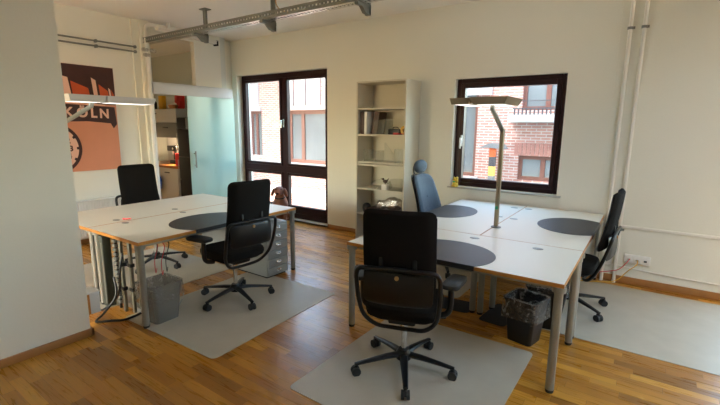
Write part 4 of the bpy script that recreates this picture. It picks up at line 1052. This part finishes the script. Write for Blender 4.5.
obj('brick_body', MB().box(-13.55, 0, 0, -5.0, .24, .80), M_brick, pw); obj('coping', MB().box(-13.55, -.06, .80, -5.0, .30, .92, .01), M_plaster, pw)

# ------------------------------------------------------------------ light
w = bpy.data.worlds.new('world'); sc.world = w; w.use_nodes = True
nt = w.node_tree; nt.nodes.clear()
out = nt.nodes.new('ShaderNodeOutputWorld'); bg_ = nt.nodes.new('ShaderNodeBackground'); sky = nt.nodes.new('ShaderNodeTexSky')
sky.sky_type = 'NISHITA'; sky.sun_disc = False; sky.sun_elevation = R(42); sky.sun_rotation = R(200); sky.altitude = 100.; sky.dust_density = 2.
wb = nt.nodes.new('ShaderNodeMixRGB'); wb.blend_type = 'MULTIPLY'; wb.inputs[0].default_value = 1.; wb.inputs[2].default_value = (1.0, 1., .86, 1); nt.links.new(sky.outputs[0], wb.inputs[1]); nt.links.new(wb.outputs[0], bg_.inputs[0]); nt.links.new(bg_.outputs[0], out.inputs[0]); bg_.inputs[1].default_value = 1.3
def light(name, kind, loc, rot, energy, col=(1, 1, 1), **kw):
    l = bpy.data.lights.new(name, kind); l.energy = energy; l.color = col
    for k, v in kw.items():
        if k == 'portal': l.cycles.is_portal = v
        else: setattr(l, k, v)
    o = bpy.data.objects.new(name, l); COL.objects.link(o); o.location = loc; o.rotation_euler = rot
    o['kind'] = 'helper'
    return o
light('sun', 'SUN', (0, -5, 12), (R(48), 0, R(-28)), 1.0, (1, .96, .92), angle=R(1.))
# portals (sky sampling) in the window openings
light('portal_balcony', 'AREA', (-5.3, YB+.29, 1.25), (R(-90), 0, 0), 1, shape='RECTANGLE', size=2.1, size_y=2.4, portal=True)
light('portal_window', 'AREA', (-1.52, YB+.29, 1.54), (R(-90), 0, 0), 1, shape='RECTANGLE', size=1.25, size_y=1.32, portal=True)
light('portal_window', 'AREA', (1.58, YB+.29, 1.27), (R(-90), 0, 0), 1, shape='RECTANGLE', size=1.64, size_y=2.47, portal=True)
light('portal_added_skylight', 'AREA', (1.4, 1.75, H+.31), (0, 0, 0), 1, shape='RECTANGLE', size=1.4, size_y=1.7, portal=True)
light('portal_window', 'AREA', (-5.0, YF-.31, 1.62), (R(90), 0, 0), 1, shape='RECTANGLE', size=2.2, size_y=1.45, portal=True)
light('ceiling_fill', 'AREA', (-1.30, 3.85, DZ+1.185), (PI, 0, 0), 1.5, (1, .93, .82), shape='RECTANGLE', size=.45, size_y=.25)  # added fill that lifts the ceiling, one above each desk lamp head
light('ceiling_fill', 'AREA', (-4.45, 2.05, DZ+1.185), (PI, 0, 0), 1.5, (1, .93, .82), shape='RECTANGLE', size=.25, size_y=.5)
light('niche_light', 'POINT', (-7.05, KY+.3, 1.34), (0, 0, 0), 40., (1, .70, .42), shadow_soft_size=.03)

# ------------------------------------------------------------------ camera
cam = bpy.data.cameras.new('camera'); co = bpy.data.objects.new('camera', cam); COL.objects.link(co); sc.camera = co
f, pi_, ro, ya, cz = 421., .180, .009, -.6147, 1.635
cam.sensor_fit = 'HORIZONTAL'; cam.sensor_width = 36; cam.lens = f/720*36; cam.shift_x = 2/720; cam.clip_start = .05
cy, sy = math.cos(ya), math.sin(ya)
fw = Vector((sy*math.cos(pi_), cy*math.cos(pi_), -math.sin(pi_))); rt = Vector((cy, -sy, 0)); up = rt.cross(fw)
r2 = rt*math.cos(ro)+up*math.sin(ro); u2 = -rt*math.sin(ro)+up*math.cos(ro)
co.matrix_world = Matrix(((r2.x, u2.x, -fw.x, 0), (r2.y, u2.y, -fw.y, 0), (r2.z, u2.z, -fw.z, cz), (0, 0, 0, 1)))

vs_ = sc.view_settings
sc.display_settings.display_device = 'sRGB'
vs_.view_transform = 'Standard'; vs_.look = 'None'; vs_.gamma = 1.; vs_.use_curve_mapping = False; vs_.exposure = 1.6
sc.cycles.use_denoising = True
sc.cycles.max_bounces = 10; sc.cycles.diffuse_bounces = 6; sc.cycles.transparent_max_bounces = 16
sc.cycles.sample_clamp_indirect = 8.
